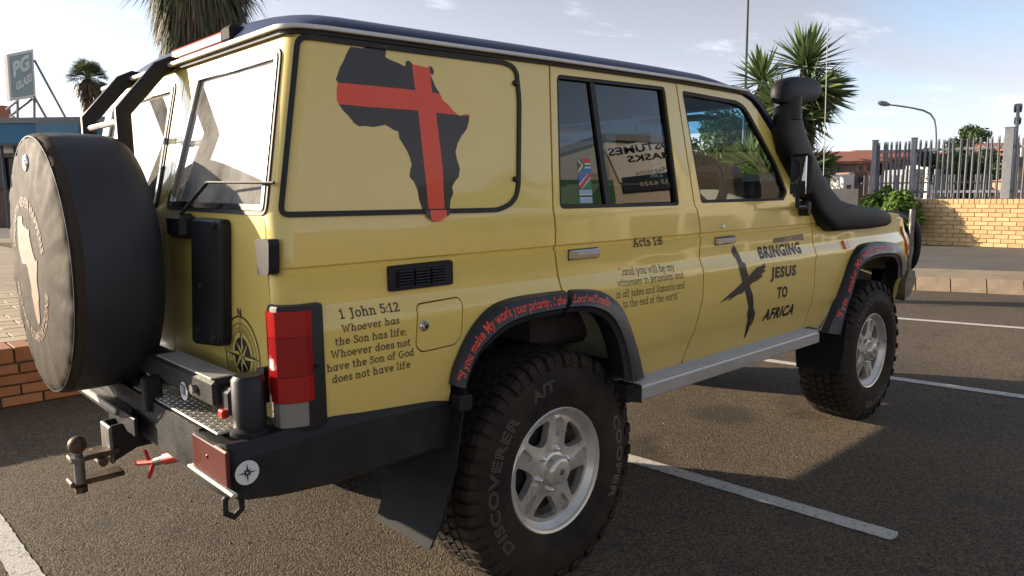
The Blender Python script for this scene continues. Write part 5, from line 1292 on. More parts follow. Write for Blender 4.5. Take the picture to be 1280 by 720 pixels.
strip('verge', .339, 1.5, HK-.004, M['dust']); strip('side_road', 1.5, 400, HK-.008, M['road2'])
# ---- sand coloured brick wall with palisade fence
ZG = HK-.008
W0 = Vector(Z(1150, 305.6, ZG)); W1 = Vector(Z(1280, 310.8, ZG)); wdv = (W1-W0).normalized(); wn = Vector((-wdv.y, wdv.x)); wn = wn if wn.dot(Vector((CAM.x, CAM.y))-W0) > 0 else -wn
def on_wall(px, py, off=0.0):
    """length along the wall and height seen at a pixel"""
    d = ray(px, py); n3 = Vector((wn.x, wn.y, 0)); o3 = Vector((W0.x, W0.y, 0))+n3*off; t = (o3-CAM).dot(n3)/d.dot(n3); p = CAM+d*t; return (Vector((p.x, p.y))-W0).dot(wdv), p.z
HW = on_wall(1210, 248.5)[1]; print('wall top', HW, 'W0', W0, wdv)
angw = math.atan2(wdv.y, wdv.x); tL = on_wall(1086, 250)[0]; tR = on_wall(1280, 250)[0]+2.6
bw = empty('brick_wall', (W0.x, W0.y, ZG)); bw.rotation_euler = (0, 0, angw)
tag(bw, 'sand coloured face brick wall under the palisade fence', 'wall')
sgn = 1 if Vector((-math.sin(angw), math.cos(angw))).dot(wn) > 0 else -1
MB().box(((tL+tR)/2, -sgn*.12, (HW-ZG)/2-.01), (tR-tL, .22, HW-ZG-.02)).build('mortar_core', M['mortar'], bw)
rows_ = 10; soldier = .105; rh = (HW-ZG-soldier)/rows_; bl = on_wall(1210+17.2, 280)[0]-on_wall(1210, 280)[0]; print('brick', bl, rh)
meb = MB().bbox((0, 0, 0), (bl-.012, .03, rh-.013), .004).mesh('brick', M['brick_y'])
mes = MB().bbox((0, 0, 0), (.083, .24, soldier-.010), .004).mesh('brick', M['brick_y'])
for r_i in range(rows_):
    t = tL+(bl/2 if r_i % 2 else 0)+bl/2
    while t < tR:
        link('brick', meb, bw, (t, -sgn*(.002+random.uniform(0, .004)), rh*(r_i+.5)), (0, 0, random.uniform(-.006, .006))); t += bl
t = tL
while t < tR: link('coping_brick', mes, bw, (t, -sgn*.115, HW-ZG-soldier/2), (0, random.uniform(-.01, .01), 0)); t += .094
# fence
ZF1 = on_wall(1200, 172, -.12)[1]; zr1 = on_wall(1200, 186, -.12)[1]; zr0 = on_wall(1200, 239.5, -.12)[1]
fn = empty('palisade_fence', (W0.x, W0.y, HW)); fn.rotation_euler = (0, 0, angw); tag(fn, 'galvanised steel palisade fence standing on top of the sand coloured brick wall', 'fence')
hp2 = ZF1-HW
pm = MB()
for sx in (-1, 1):
    pm.add([(0, -.010, .02), (sx*.017, .010, .02), (sx*.026, .004, .02), (sx*.026, .004, hp2-.09), (sx*.017, .010, hp2-.09), (0, -.010, hp2-.09), (sx*.020, .0, hp2), (sx*.004, -.004, hp2-.02)], [(0, 1, 4, 5), (1, 2, 3, 4), (5, 4, 3, 6, 7)])
me_p = pm.mesh('pale', M['galv'])
def fpos(px, off=-.12): return on_wall(px, 215, off)[0]
pxs = [1098+5.1*i for i in range(9)]+[1147.8, 1154.4, 1162, 1170, 1177.7, 1184, 1191, 1198.8, 1206.6, 1214.4, 1222.5, 1230.6, 1238.2, 1247, 1254, 1271, 1279, 1287, 1295, 1303, 1311]
for q in pxs: link('pale', me_p, fn, (fpos(q), -sgn*.12, random.uniform(-.012, .012)), (random.uniform(-.01, .01), random.uniform(-.022, .022), random.uniform(-.12, .12)))
for q, w_, hh in ((1092.5, .10, hp2+.02), (1141, .10, hp2+.03), (1259, .16, on_wall(1259, 160, -.12)[1]-HW)):
    po = MB(); po.bbox((fpos(q), -sgn*.12, hh/2), (w_, .10, hh), .008); po.bbox((fpos(q), -sgn*.12, hh+.008), (w_+.02, .12, .02), .004); po.build('fence_post', M['galv'], fn)
for z in (zr1-HW, zr0-HW): MB().bbox(((fpos(1092)+fpos(1318))/2, -sgn*.145, z), (fpos(1318)-fpos(1092), .035, .055), .006).build('fence_rail', M['galv'], fn)

# ---- helpers for things farther off: a frame square to the line of sight
FH = Vector((FW.x, FW.y, 0)).normalized(); RH = Vector((RT.x, RT.y, 0)).normalized()
def spot(px, py, D): return atdist(px, py, D)
def block(mb, px0, py0, px1, py1, D, depth=3.0, to_ground=True, yaw=0.0, mi=0):
    a = spot(px0, py0, D); b = spot(px1, py1, D); c = (a+b)/2; w = (b-a).dot(RH); z1 = max(a.z, b.z); z0 = 0 if to_ground else min(a.z, b.z)
    rot = Matrix.Rotation(math.atan2(RH.y, RH.x)+yaw, 3, 'Z'); cc = Vector((c.x, c.y, (z0+z1)/2))+FH*depth/2
    mb.box(cc, (abs(w), depth, z1-z0), rot, mi); return cc
def leafcloud(mb, clumps, n, size, rnd, thin=.45, up=.3, mi=0):
    for c, r, sq in clumps:
        c = Vector(c)
        for k in range(int(n*r*r)):
            while True:
                d = Vector((rnd.gauss(0, 1), rnd.gauss(0, 1), rnd.gauss(0, 1)))
                if d.length > .1: break
            d.normalize(); rad = r*(rnd.random()**.35); p = c+Vector((d.x*rad, d.y*rad, d.z*rad*sq))
            nn = (d+Vector((rnd.uniform(-1, 1), rnd.uniform(-1, 1), rnd.uniform(-.6, 1)+up))).normalized(); t = nn.cross(Vector((rnd.uniform(-1, 1), rnd.uniform(-1, 1), rnd.uniform(-1, 1)))).normalized(); b2 = nn.cross(t)
            s_ = size*rnd.uniform(.6, 1.3); mb.add([p-t*s_, p+b2*s_*thin, p+t*s_, p-b2*s_*thin], [(0, 1, 2, 3)], mi)
def tree(px, py_top, py_mid, D, r, label, seed, leaf, cat='tree', n=420, size=.07, group=None, squash=.8, spread=1.0, base_z=0, name='leafy_tree'):
    rnd = random.Random(seed); c = spot(px, py_mid, D); top = spot(px, py_top, D).z; base = Vector((c.x, c.y, base_z)); o = empty(name, base, 0, label, cat, group)
    mb = MB(); h = c.z-base_z; mb.tube([(0, 0, 0), (.04*r, .02*r, h*.5), (0, 0, h)], [.07*r+.03, .05*r+.02, .03*r], 8); clumps = []
    for i in range(15):
        a = rnd.uniform(0, 6.28); rr = r*rnd.uniform(.15, .85)*spread; zz_ = h+(top-c.z)*rnd.uniform(-.9, .72); k = 1-abs(zz_-h)/(abs(top-c.z)*1.5); q = Vector((rr*math.cos(a)*k, rr*math.sin(a)*k, zz_)); clumps.append((q, r*rnd.uniform(.22, .42), squash))
        mb.tube([(0, 0, h*.55), q*.5+Vector((0, 0, h*.35)), q], [.03*r, .02*r, .008*r], 5)
    mb.build('trunk', M['bark'], o, 60); lf = MB(); leafcloud(lf, clumps, n/(r*r)*7, size, rnd); lf.build('crown', leaf, o, fix=False); return o

# ---- shrub in front of the wall
rnd = random.Random(21)
sc_ = spot(1114, 268, 16.7); wq = onplane(1114, 268, 0, 0) if 0 else None; tw = on_wall(1114, 268, .55); sh_p = W0+wdv*tw[0]+wn*.55; DSH = (Vector((sh_p.x, sh_p.y, tw[1]))-CAM).dot(FW); sc_ = spot(1114, 268, DSH); so2 = empty('shrub', (sc_.x, sc_.y, ZG), 0, 'bushy light green shrub growing against the left end of the sand brick wall', 'shrub')
cl = []
for i in range(44):
    px = rnd.uniform(1080, 1150); py = 294-rnd.uniform(4, 62)*(1-abs(px-1112)/80); tq = on_wall(px, py, rnd.uniform(.12, 1.0)); p = Vector((0, 0, 0)); of_ = rnd.uniform(.05, .5); tq = on_wall(px, py, of_); q2 = W0+wdv*tq[0]+wn*of_; p = Vector((q2.x, q2.y, tq[1])); cl.append((p-so2.location, rnd.uniform(.10, .25), .9))
mb = MB(); leafcloud(mb, cl, 8000, .05, rnd, .5, .8); mb.build('foliage', M['leaf2'], so2, fix=False)
mb = MB()
for c, r, q in cl: mb.tube([(rnd.uniform(-.1, .1), rnd.uniform(-.1, .1), 0), c*.6, c], [.015, .01, .005], 5)
mb.build('stem', M['bark'], so2)

# ---- yucca behind the snorkel
def rosette(mb, c, axis, n, L, rnd, spread=1.5, wd=.026, droop=.12, mi=0, lo=0.0):
    axis = Vector(axis).normalized(); a = axis.orthogonal().normalized(); b = axis.cross(a)
    for k in range(n):
        th = lo+(spread-lo)*(k+.5)/n*1.0+rnd.uniform(-.1, .1); ph_ = k*2.39996+rnd.uniform(-.2, .2); d = (axis*math.cos(th)+(a*math.cos(ph_)+b*math.sin(ph_))*math.sin(th)).normalized()
        l = L*rnd.uniform(.8, 1.12); side_ = d.cross(axis); side_ = side_.normalized() if side_.length > .05 else a; dn = side_.cross(d)
        p0 = Vector(c)+d*.04; g1 = Vector((0, 0, -1)); p1 = p0+d*l*.5+g1*droop*l*.25; p2 = p0+d*l+g1*droop*l; w = wd*rnd.uniform(.8, 1.2)
        mb.add([p0-side_*w*.7, p0+dn*.006, p0+side_*w*.7, p1-side_*w, p1-dn*.008, p1+side_*w, p2], [(0, 1, 4, 3), (1, 2, 5, 4), (3, 4, 6), (4, 5, 6)], mi)
DY = 9.2
yb_ = spot(985, 250, DY); yo = empty('yucca', (yb_.x, yb_.y, 0), 0, 'tall many-headed yucca with spiky leaves behind the snorkel', 'yucca')
heads = [((953, 103), .46, 90, (-.15, 0, 1)), ((1006, 84), .54, 130, (.1, 0, 1)), ((1012, 112), .50, 80, (.8, -.2, .25)), ((996, 150), .44, 70, (.5, -.6, .2)), ((972, 150), .40, 60, (-.3, -.6, .5)), ((958, 222), .46, 90, (-.4, -.5, .8)), ((1003, 215), .40, 60, (.5, -.5, .5)), ((1022, 205), .28, 40, (.6, -.3, .3)), ((975, 130), .42, 60, (-.4, -.4, .6)), ((1020, 120), .42, 60, (.9, -.2, .1)), ((940, 205), .42, 80, (-.6, -.4, .7))]
tk = MB(); rnd = random.Random(5)
for i, ((px, py), L, n, ax) in enumerate(heads):
    p = spot(px, py, DY+rnd.uniform(-.3, .3))-yo.location; mb = MB(); axw = RH*ax[0]+FH*ax[1]+Vector((0, 0, ax[2])); rosette(mb, p, axw, n, L, rnd, 1.75)
    mb.build('leaf_head', M['leaf3'], yo, fix=False)
    db_ = MB(); rosette(db_, p-Vector((0, 0, .05)), (0, 0, -1), 34, L*.85, rnd, 1.2, .02, .2); db_.build('dead_leaves', M['leafdead'], yo, fix=False)
    tk.tube([(rnd.uniform(-.1, .1), rnd.uniform(-.1, .1), 0), p*.5+Vector((0, 0, -.1)), p], [.09, .07, .05], 8)
tk.build('trunk', M['bark'], yo, 60)

# ---- trees: seen through the front side window, and beyond the fence
tree(915, 138, 190, 34, 3.3, 'broad dark green tree seen through the front side window', 3, M['leaf1'], n=1100, size=.13, spread=1.15, name='broadleaf_tree')
tree(1214, 153, 192, 32, 1.6, 'dark green tree standing behind the palisade fence', 8, M['leaf1'], n=900, size=.09, spread=1.7, name='broadleaf_tree')
tree(1212, 180, 215, 30, 1.3, 'low bushy tree behind the fence under the taller one', 12, M['leaf1'], n=800, size=.08, spread=1.6, name='broadleaf_tree')

# ---- lamps and poles
def street_lamp():
    D = 38; b = spot(1170, 230, D); o = empty('street_lamp', (b.x, b.y, 0), 0, 'grey street lamp with a long curved arm above the palisade fence', 'street lamp')
    P = [spot(px, py, D)-o.location for px, py in ((1170, 230), (1170, 175), (1169.5, 160), (1168, 150), (1163, 142.5), (1154, 138), (1140, 135), (1125, 132.6), (1112, 131))]; P[0] = Vector((P[0].x, P[0].y, 0)); P[0].xy = P[1].xy
    MB().tube(P, [.075, .06, .055, .05, .05, .05, .045, .045, .04], 8).build('pole', M['galv'], o, 60)
    a = spot(1112, 131, D)-o.location; e = spot(1097, 128, D)-o.location; MB().tube([a, a.lerp(e, .3), a.lerp(e, .7), e], [.06, .12, .13, .06], 10, sx=1.2).build('lamp_head', M['wall_g'], o, 50)
street_lamp()
def flood():
    D = 16.6; b = spot(1268, 200, D); o = empty('floodlight_pole', (b.x, b.y, ZG), 0, 'grey pole carrying two floodlights behind the thick fence post', 'floodlight')
    t = spot(1267, 133, D)-o.location; MB().tube([(0, 0, 0), (0, 0, t.z*.5), (t.x*0, 0, t.z)], .035, 8).build('pole', M['galv'], o, 60)
    for px, py, w in ((1272.5, 135, .13), (1272, 151, .11)):
        c = spot(px, py, D)-o.location; rot = Matrix.Rotation(math.atan2(RH.y, RH.x)-.5, 3, 'Z') @ Matrix.Rotation(.5, 3, 'X'); h = MB().bbox(c, (w*1.2, .12, w*1.4), .02, rot).build('floodlight', M['wall_g'], o); MB().bbox(c+rot @ Vector((0, -.065, 0)), (w*.95, .008, w*1.1), .003, rot).build('lamp_glass', M['win'], h)
        MB().tube([(0, 0, c.z-.03), c], .012, 6).build('bracket', M['galv'], o)
flood()
D = 27; b = spot(929, 200, D); o = empty('light_pole', (b.x, b.y, 0), 0, 'tall thin grey pole rising above the front door window and out of the picture', 'pole')
MB().tube([(0, 0, 0), (0, 0, 5), (0, 0, 12)], [.075, .055, .045], 8).build('mast', M['pole'], o, 60)
mb = MB(); mb.tube([(0, 0, 11.9), RH*-.5+Vector((0, 0, 12.2)), RH*-1.4+Vector((0, 0, 12.3))], .03, 6); mb.build('arm', M['galv'], o); MB().bbox(RH*-1.6+Vector((0, 0, 12.3)), (.5, .2, .1), .03).build('lamp_head', M['wall_g'], o)

# ---- buildings beyond, right
def gable(mb, px0, py0, px1, py1, D, depth, over=.3):
    """a pitched roof: eave along the front, ridge further back"""
    a = spot(px0, py1, D); b = spot(px1, py1, D); t = spot((px0+px1)/2, py0, D+depth/2); ze = a.z; zr = t.z
    a0 = Vector((a.x, a.y, ze))-RH*over-FH*over; b0 = Vector((b.x, b.y, ze))+RH*over-FH*over; a1 = a0+FH*(depth/2+over); b1 = b0+FH*(depth/2+over); a1.z = b1.z = zr; a2 = a0+FH*(depth+2*over); b2 = b0+FH*(depth+2*over)
    dn = Vector((0, 0, -.18)); mb.add([a0, b0, b1, a1, a2, b2], [(0, 1, 2, 3), (3, 2, 5, 4), (0, 3, 4), (1, 5, 2)]); mb.add([a0, b0, b0+dn, a0+dn], [(0, 1, 2, 3)])
def building(name, label, walls, roofs, wins, D, cat='building', roofm='tile'):
    b = spot(walls[0][0], 235, D); o = empty(name, (b.x, b.y, 0), 0, label, cat)
    def local(mb): mb.v = [(x-o.location.x, y-o.location.y, z) for x, y, z in mb.v]; return mb
    for (x0, y0, x1, dD, dep, mk) in walls: mb = MB(); block(mb, x0, y0, x1, y0+5, D+dD, dep); local(mb).build('wall', M[mk], o)
    for (x0, y0, x1, y1, dD, dep) in roofs: mb = MB(); gable(mb, x0, y0, x1, y1, D+dD, dep); local(mb).build('roof', M[roofm], o)
    for (x0, y0, x1, y1, dD) in wins: mb = MB(); block(mb, x0, y0, x1, y1, D+dD-.05, .12, False); local(mb).build('window', M['win'], o)
    return o
building('tiled_building', 'brown double-storey building with red tiled roof seen between snorkel and fence', [(1008, 201, 1071, 0, 8, 'wall_b'), (1071, 201, 1100, 3, 8, 'wall_o')], [(1006, 190, 1072, 202, 0, 8), (1068, 189, 1104, 201.5, 3, 8)], [(1040, 208, 1046, 217, 0), (1049, 208, 1054, 217, 0), (1030, 208, 1035, 217, 0), (1076, 207, 1080, 213, 3), (1086, 207, 1090, 213, 3)], 48)  # shade is put into the brown wall colour, sunlight into the salmon wing
building('tiled_building', 'long salmon building with red tiled roof behind the palisade fence', [(1104, 196, 1180, 0, 8, 'wall_b'), (1180, 205, 1262, 6, 8, 'wall_b')], [(1102, 187, 1183, 197, 0, 8), (1180, 196, 1262, 206, 6, 8)], [(1112, 204, 1118, 213, 0), (1126, 204, 1132, 213, 0), (1140, 204, 1146, 213, 0), (1156, 204, 1162, 213, 0), (1195, 212, 1202, 220, 6), (1212, 212, 1219, 220, 6)], 52)
building('orange_house', 'orange house with tiled roof right of the floodlight pole', [(1264, 186, 1330, 0, 8, 'wall_o')], [(1262, 178, 1332, 188, 0, 8)], [(1272, 197, 1279, 208, 0)], 46)
building('utility_kiosk', 'small white rendered kiosk in front of the tiled brown building', [(1055, 218, 1068, 0, 1.4, 'wall_w')], [], [(1060, 231, 1064, 237, 0)], 33, 'kiosk')
building('kiosk_block', 'grey brown gatehouse block beside the white kiosk', [(1068.5, 215, 1084, 0, 2.0, 'wall_b')], [], [(1074, 222, 1079, 228, 0)], 34, 'gatehouse')
building('boundary_wall', 'low cream boundary wall below the white kiosk', [(1028, 236.5, 1073, 0, .3, 'wall_c')], [], [], 26, 'wall')
building('parked_trailer', 'pale grey shed roof behind the palisade fence', [(1143, 211, 1180, 0, 3, 'wall_g'), (1160, 206, 1172, -.5, 2, 'wall_w')], [], [(1148, 216, 1158, 222, 0)], 36, 'shed')
mb = MB(); b = spot(1281, 190, 24); o = empty('red_sign', (b.x, b.y, 0), 0, 'white and red roadside sign at the right edge of the picture', 'sign')
MB().tube([(0, 0, 0), (0, 0, 2.6)], .03, 6).build('post', M['galv'], o)
c = spot(1283, 184, 24)-o.location; rotb = Matrix.Rotation(math.atan2(RH.y, RH.x), 3, 'Z'); MB().bbox(c, (.35, .04, .6), .01, rotb).build('board', M['white'], o); MB().bbox(spot(1283, 236, 24)-o.location, (.35, .05, .35), .01, rotb).build('red_panel', M['red'], o)
# gate posts lower behind the fence
lf = spot(1200, 225, 24); fo = empty('palisade_fence', (lf.x, lf.y, 0), math.atan2(RH.y, RH.x), 'second lower steel palisade fence farther back behind the first one', 'fence')
mep = MB().bbox((0, 0, .85), (.05, .02, 1.7), .004).mesh('pale', M['galv'])
for i in range(40): link('pale', mep, fo, ((i-18)*.17, 0, 0))
for z in (.4, 1.45): MB().bbox((.3, .03, z), (6.9, .03, .05), .004).build('fence_rail', M['galv'], fo)
for x in (-.75, 1.55): MB().bbox((x, 0, .9), (.14, .1, 1.95), .01).build('fence_post', M['galv'], fo)

# ---- left: brick retaining wall and raised paving
YW = 3.2; xw0, xw1 = -7.0, 1.0; HL = onplane(0, 436, 1, YW).z
rw = empty('retaining_wall', (0, YW, 0), 0, 'low red brick retaining wall behind the covered spare wheel', 'wall')
MB().box(((xw0+xw1)/2, .13, HL/2-.01), (xw1-xw0, .22, HL-.02)).build('mortar_core', M['mortar_r'], rw)
hh = (HL-.11)/4
me1 = MB().bbox((0, 0, 0), (.232, .03, hh-.012), .004).mesh('brick', M['brick_r']); me2 = MB().bbox((0, 0, 0), (.106, .26, .10), .005).mesh('brick', M['brick_r'])
for r_i in range(4):
    t = xw0+(.12 if r_i % 2 else 0)
    while t < xw1: link('brick', me1, rw, (t, .002+random.uniform(0, .005), hh*(r_i+.5)), (0, 0, random.uniform(-.01, .01))); t += .244
t = xw0
while t < xw1: link('coping_brick', me2, rw, (t, .118, HL-.052+random.uniform(-.002, .003)), (0, 0, random.uniform(-.01, .01))); t += .118
tr_ = MB(); tr_.add([(-60, YW+.24, HL-.025), (1.0, YW+.24, HL-.025), (1.0, 60, HL-.025), (-60, 60, HL-.025), (1.0, YW+.24, 0), (1.0, 60, 0), (-60, YW+.24, 0)], [(0, 1, 2, 3), (1, 4, 5, 2), (0, 6, 4, 1)])
ter = tr_.build('raised_paving', mat('paving_joint', (.30, .24, .16), .95, var=.2, vscale=3), kind='structure')
mpv = MB().bbox((0, 0, 0), (.29, .19, .03), .005).mesh('paver', M['paver'])
for i in range(17):
    for j in range(16): link('paver', mpv, ter, (-1.75+i*.30+(.15 if j % 2 else 0)-.9, YW+.36+j*.20, HL-.018+random.uniform(-.002, .002)))

# ---- left: blue shopfront building with the glass dealer's sign
DB = 27
bo_ = spot(60, 180, DB); blo = empty('shop_building', (bo_.x, bo_.y, 0), 0, 'low building with a blue fascia behind the covered spare wheel', 'building')
def loc(mb, o): mb.v = [(x-o.location.x, y-o.location.y, z) for x, y, z in mb.v]; return mb
mb = MB(); block(mb, -120, 196, 262, 200, DB+2.2, 9); loc(mb, blo).build('wall', M['wall_b'], blo)
mb = MB(); block(mb, -130, 151, 262, 176, DB, 10, False); loc(mb, blo).build('fascia', M['bluew'], blo)
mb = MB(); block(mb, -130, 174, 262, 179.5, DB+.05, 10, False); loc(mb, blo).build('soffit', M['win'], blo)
mb = MB(); block(mb, -130, 148.5, 262, 151, DB-.12, 10.2, False); loc(mb, blo).build('parapet_cap', M['wall_g'], blo)
for x in (2, 18, 36, 200, 225): mb = MB(); block(mb, x, 183, x+1.6, 240, DB+.5, .15); loc(mb, blo).build('canopy_post', M['galv'], blo)
for x in (-30, -8, 12, 30, 205): mb = MB(); block(mb, x, 196, x+15, 236, DB+2.1, .2, False); loc(mb, blo).build('window', M['win'], blo)
mb = MB(); block(mb, -60, 192, 60, 196, DB+1.6, .9, False); loc(mb, blo).build('awning', M['wall_g'], blo)
fs = MB(); block(fs, 45.5, 153, 100, 172, DB-.25, .12, False); fs = loc(fs, blo).build('fascia_sign', M['wall_g'], blo); mb = MB(); block(mb, 47.5, 155, 98, 170, DB-.30, .12, False); loc(mb, blo).build('sign_panel', M['bluel'], blo)
# sign on struts
sg = empty('billboard', tuple(spot(27, 150, DB)), 0, 'white bordered grey green sign reading PG GLASS on steel struts on the roof', 'sign')
cn = [spot(8.5, 68, DB-.2), spot(41.5, 61, DB+.7), spot(45, 121.5, DB+.7), spot(12.5, 126, DB-.2)]
nrm = (cn[1]-cn[0]).cross(cn[3]-cn[0]).normalized(); nrm = nrm if nrm.dot(FW) < 0 else -nrm
def bil(u, v, o=0): a = cn[0].lerp(cn[1], u); b = cn[3].lerp(cn[2], u); return a.lerp(b, 1-v)+nrm*o-sg.location
fr_ = MB(); fr_.add([bil(0, 0), bil(1, 0), bil(1, 1), bil(0, 1), bil(0, 0, -.18), bil(1, 0, -.18), bil(1, 1, -.18), bil(0, 1, -.18)], [(0, 1, 2, 3), (4, 5, 6, 7), (0, 1, 5, 4), (1, 2, 6, 5), (2, 3, 7, 6), (3, 0, 4, 7)]); fr_ = fr_.build('board', M['wall_w'], sg)
M['sage'] = mat('sage_print', (.30, .37, .345), .6)
pn = [bil(.09, .06, .006), bil(.91, .06, .006), bil(.91, .94, .006), bil(.09, .94, .006)]; pn += [bil(.09, .06, -.05), bil(.91, .06, -.05), bil(.91, .94, -.05), bil(.09, .94, -.05)]; pn = [p+nrm*.02 for p in pn]; MB().add(pn, [(0, 1, 2, 3), (0, 1, 5, 4), (1, 2, 6, 5), (2, 3, 7, 6), (3, 0, 4, 7)]).build('sign_face', M['sage'], fr_)
def sign_text(t, u0, v0, u1, v1, h, ofs, shear_v=0.0):
    V, F, W = font_text(t, .045); mb = MB(); P = []
    for u, v, l in V: q = u/W; P.append(bil(u0+(u1-u0)*q, v0+(v1-v0)*q+h*v/.72, ofs))
    mb.add(P, F); return mb.build('sign_lettering', M['wall_w'], fr_)
sign_text('PG', .17, .50, .80, .62, .30, .034); sign_text('GLASS', .24, .20, .86, .36, .16, .034)
st_ = [((43, 75), (85, 153)), ((22, 124), (22, 153)), ((43, 121), (43, 153)), ((43, 121), (61, 153)), ((40, 124), (13, 145)), ((22, 126), (8, 137)), ((18, 146), (0, 152))]
for (a, b) in st_: MB().cyl(spot(a[0], a[1], DB+.3)-sg.location, spot(b[0], b[1], DB+.9)-sg.location, .045, 6).build('strut', M['wall_g'], sg)
mb = MB(); block(mb, -14, 132, 6, 152, DB+3, .4, False); o = empty('brick_chimney', tuple(spot(0, 150, DB+3)), 0, 'red brick upstand on the roof beside the glass sign', 'chimney'); loc(mb, o); mb.v = [(x, y, z-o.location.z) for x, y, z in mb.v]; mb.build('stack', M['tile'], o)
# ---- palms
def fan_palm(px, py, D, rc, skirt, label, seed, nf=60, dead=70):
    rnd = random.Random(seed); c = spot(px, py, D); o = empty('fan_palm', (c.x, c.y, 0), 0, label, 'palm'); H = c.z
    MB().tube([(0, 0, 0), (.02, .01, H*.5), (0, 0, H)], [.24, .19, .17], 10).build('trunk', M['bark'], o, 60)
    mb = MB()
    def frond(mb, d, L, fan, drop, nb=13):
        d = d.normalized(); side_ = d.cross(Vector((0, 0, 1))); side_ = side_.normalized() if side_.length > .1 else Vector((1, 0, 0)); up_ = side_.cross(d)
        p0 = Vector((0, 0, H)); p1 = p0+d*L*.45+Vector((0, 0, -drop*L*.1)); w = .02*L; mb.add([p0-side_*w, p0+side_*w, p1+side_*w, p1-side_*w], [(0, 1, 2, 3)])
        for k in range(nb):
            a = (k/(nb-1)-.5)*fan; dd = (d*math.cos(a)+side_*math.sin(a)).normalized(); l = L*.62*(1-.25*abs(a)/fan)*rnd.uniform(.85, 1.1); tip = p1+dd*l+Vector((0, 0, -drop*l*rnd.uniform(.5, 1.0))); m_ = p1+dd*l*.55+Vector((0, 0, -drop*l*.12)); n = (dd.cross(up_)).normalized()*w*.75
            mb.add([p1-n*.4, p1+n*.4, m_+n, m_-n, tip], [(0, 1, 2, 3), (3, 2, 4)])
    for k in range(nf):
        el = rnd.uniform(-.35, 1.45); az = rnd.uniform(0, 6.28); frond(mb, Vector((math.cos(az)*math.cos(el), math.sin(az)*math.cos(el), math.sin(el))), rc*rnd.uniform(.85, 1.1), 2.4, rnd.uniform(.25, .6))
    mb.build('crown', M['leafpalm'], o, fix=False); mb = MB()
    if skirt > 3:
        m3 = MB()
        for k in range(150):
            z = H-.1-skirt*rnd.random()*.62; az = rnd.uniform(0, 6.28); L = rc*rnd.uniform(.45, .75)
            for j in range(11):
                a2 = az+rnd.uniform(-.4, .4); r1 = rc*rnd.uniform(.42, .80)*(1-(H-z)/skirt*.35); p1 = Vector((r1*math.cos(a2)*.7, r1*math.sin(a2)*.7, z+L*.05)); p2 = Vector((r1*math.cos(a2), r1*math.sin(a2), z-L*rnd.uniform(.5, 1.1))); n = Vector((-math.sin(a2), math.cos(a2), 0))*.012*rc
                m3.add([p1-n, p1+n, p1.lerp(p2, .5)+n*1.3, p1.lerp(p2, .5)-n*1.3, p2], [(0, 1, 2, 3), (3, 2, 4)])
        m3.build('drooping_fronds', M['leafpalm'], o, fix=False)
    for k in range(dead):
        z = H-skirt*rnd.random()**1.2*.8; az = rnd.uniform(0, 6.28); k2 = 1-(H-z)/skirt*.55; r0 = .16; r1 = rc*.66*k2*rnd.uniform(.7, 1.15); L = rnd.uniform(.6, 1.1)*rc*.75
        for j in range(9):
            a2 = az+rnd.uniform(-.38, .38); p0 = Vector((r0*math.cos(az), r0*math.sin(az), z)); p1 = Vector((r1*math.cos(a2)*.75, r1*math.sin(a2)*.75, z-L*.25)); p2 = Vector((r1*math.cos(a2), r1*math.sin(a2), z-L*rnd.uniform(.7, 1.15))); n = Vector((-math.sin(a2), math.cos(a2), 0))*.022*rc
            mb.add([p0-n*.3, p0+n*.3, p1+n, p1-n, p2], [(0, 1, 2, 3), (3, 2, 4)])
    mb.build('dead_frond_skirt', M['leafdead'], o, fix=False); return o
fan_palm(110, 98, 46, 1.5, 2.2, 'small distant fan palm between the glass sign and the ladder', 4, 95, 60)
fan_palm(247, -38, 21, 2.1, 3.2, 'big fan palm with a shaggy skirt of dead fronds above the car roof', 9, 80, 420)

# ---- behind the camera: the shop the window mirrors, and its board
def RF(px, py, Y):
    """(x, z) on the plane y = Y behind the camera, seen at a pixel by way of the side window's mirror image"""
    p = onplane(px, py, 1, -.815); n = Vector((0, -.465, .043)).normalized(); r0 = ray(px, py); r1 = r0-n*2*r0.dot(n); t = (Y-p.y)/r1.y; q = p+r1*t; return (q.x, q.z)
YB = -13.0
xl, zt1 = RF(757, 176, YB); xr1, _ = RF(1010, 176, YB); print('shop', xl, xr1, zt1)
shp = empty('costume_shop', (xl, YB, 0), 0, 'cream costume shop mirrored in the tinted rear side window', 'shop')
LW = xr1-xl+5
MB().box((LW/2, -3, zt1/2), (LW, 6, zt1)).build('wall', M['wall_c'], shp); MB().box((LW/2, -3, zt1+.1), (LW+.3, 6.3, .2)).build('roof_edge', M['wall_g'], shp)
for i in range(int(LW/3.4)):
    w_ = MB().bbox((2.0+3.4*i, .02, 1.35), (2.4, .08, 2.1), .01).build('window', M['win'], shp); MB().bbox((2.0+3.4*i, .05, .26), (2.6, .12, .08), .01).build('sill', M['wall_w'], w_)
aw = empty('green_canopy', (xl, YB, 0), 0, 'green shop canopy mirrored low in the tinted rear side window', 'canopy')
x0c, z0c = RF(690, 226, YB); _, z1c = RF(700, 262, YB)
MB().box(((x0c-xl)/2-2, -1.2, (z0c+z1c)/2), (abs(x0c-xl)+4, 2.6, z0c-z1c)).build('valance', M['leafg'] if 'leafg' in M else mat('canopy_green', (.06, .16, .07), .7), aw)
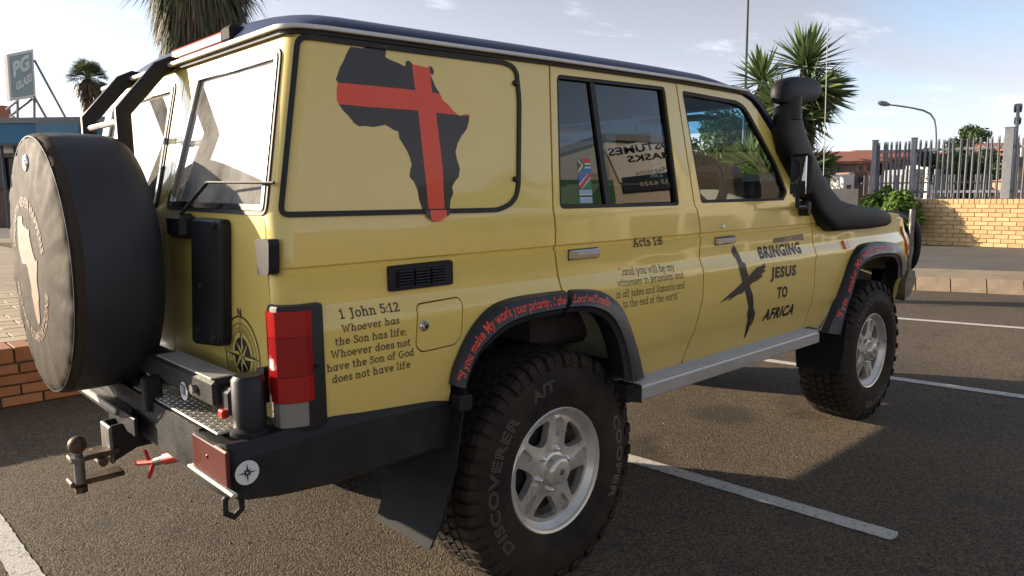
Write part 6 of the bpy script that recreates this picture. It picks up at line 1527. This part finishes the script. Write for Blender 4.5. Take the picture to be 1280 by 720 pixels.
for i in range(5): MB().box(((x0c-xl)/2-4+2*i, .0, z1c/2), (.1, .1, z1c)).build('post', M['galv'], aw)
lw2 = empty('brown_annex', (xl-8, YB-4, 0), 0, 'brown brick annex beside the costume shop, mirrored in the window', 'building'); MB().box((0, 0, z1c/2+.2), (18, 3, z1c)).build('wall', M['wall_b'], lw2)
bd_ = empty('shop_banner', (0, YB+.1, 0), 0, 'cream banner reading COSTUMES and MASKS, mirrored in the tinted side window', 'banner')
YS2 = YB+.1
def banner(name, q, mk, dy, par):
    P = [RF(px, py, YS2+dy) for px, py in q]; mb = MB(); mb.add([(x, dy, z) for x, z in P]+[(x, dy-.04, z) for x, z in P], [(0, 1, 2, 3), (4, 5, 6, 7), (0, 1, 5, 4), (1, 2, 6, 5), (2, 3, 7, 6), (3, 0, 4, 7)]); return mb.build(name, M[mk], par)
bn1 = banner('cloth', [(758, 186), (852, 166), (856, 226), (776, 228)], 'wall_w', 0, bd_)
bn2 = banner('dark_panel', [(778, 222), (852, 213), (855, 234), (781, 240)], 'win', .05, bd_)
def banner_text(t, pa, pb_, hpx, mk, dy, par, off=.03):
    a = Vector(RF(*pa, YS2+dy)); b = Vector(RF(*pb_, YS2+dy)); top = Vector(RF(pa[0], pa[1]-hpx, YS2+dy)); h = (top.y-a.y)/.72
    V, F, W = font_text(t, off, 1.05, shear=.1); mb = MB(); mb.add([(a.x+(b.x-a.x)*u/W, dy, a.y+(b.y-a.y)*u/W+v*h) for u, v, l in V], F); return mb.build('lettering', M[mk], par)
banner_text('COSTUMES', (852, 182), (761, 195), 8.5, 'decal', .012, bn1); banner_text('MASKS', (841, 196), (785, 203), 7.5, 'decal', .012, bn1); banner_text('Magazine', (836, 213), (795, 219), 6, 'wall_g', .012, bn1, .0)
banner_text('083 6320', (842, 228), (800, 233), 5, 'wall_c', .065, bn2, .0)
# long low wall and trees left of the picture, mirrored at the foot of the rear window
lw = empty('boundary_wall', (-14, 26, 0), 0, 'long plastered boundary wall left of the picture', 'wall'); MB().box((0, 0, .8), (26, .25, 1.6)).build('wall', M['wall_b'], lw)
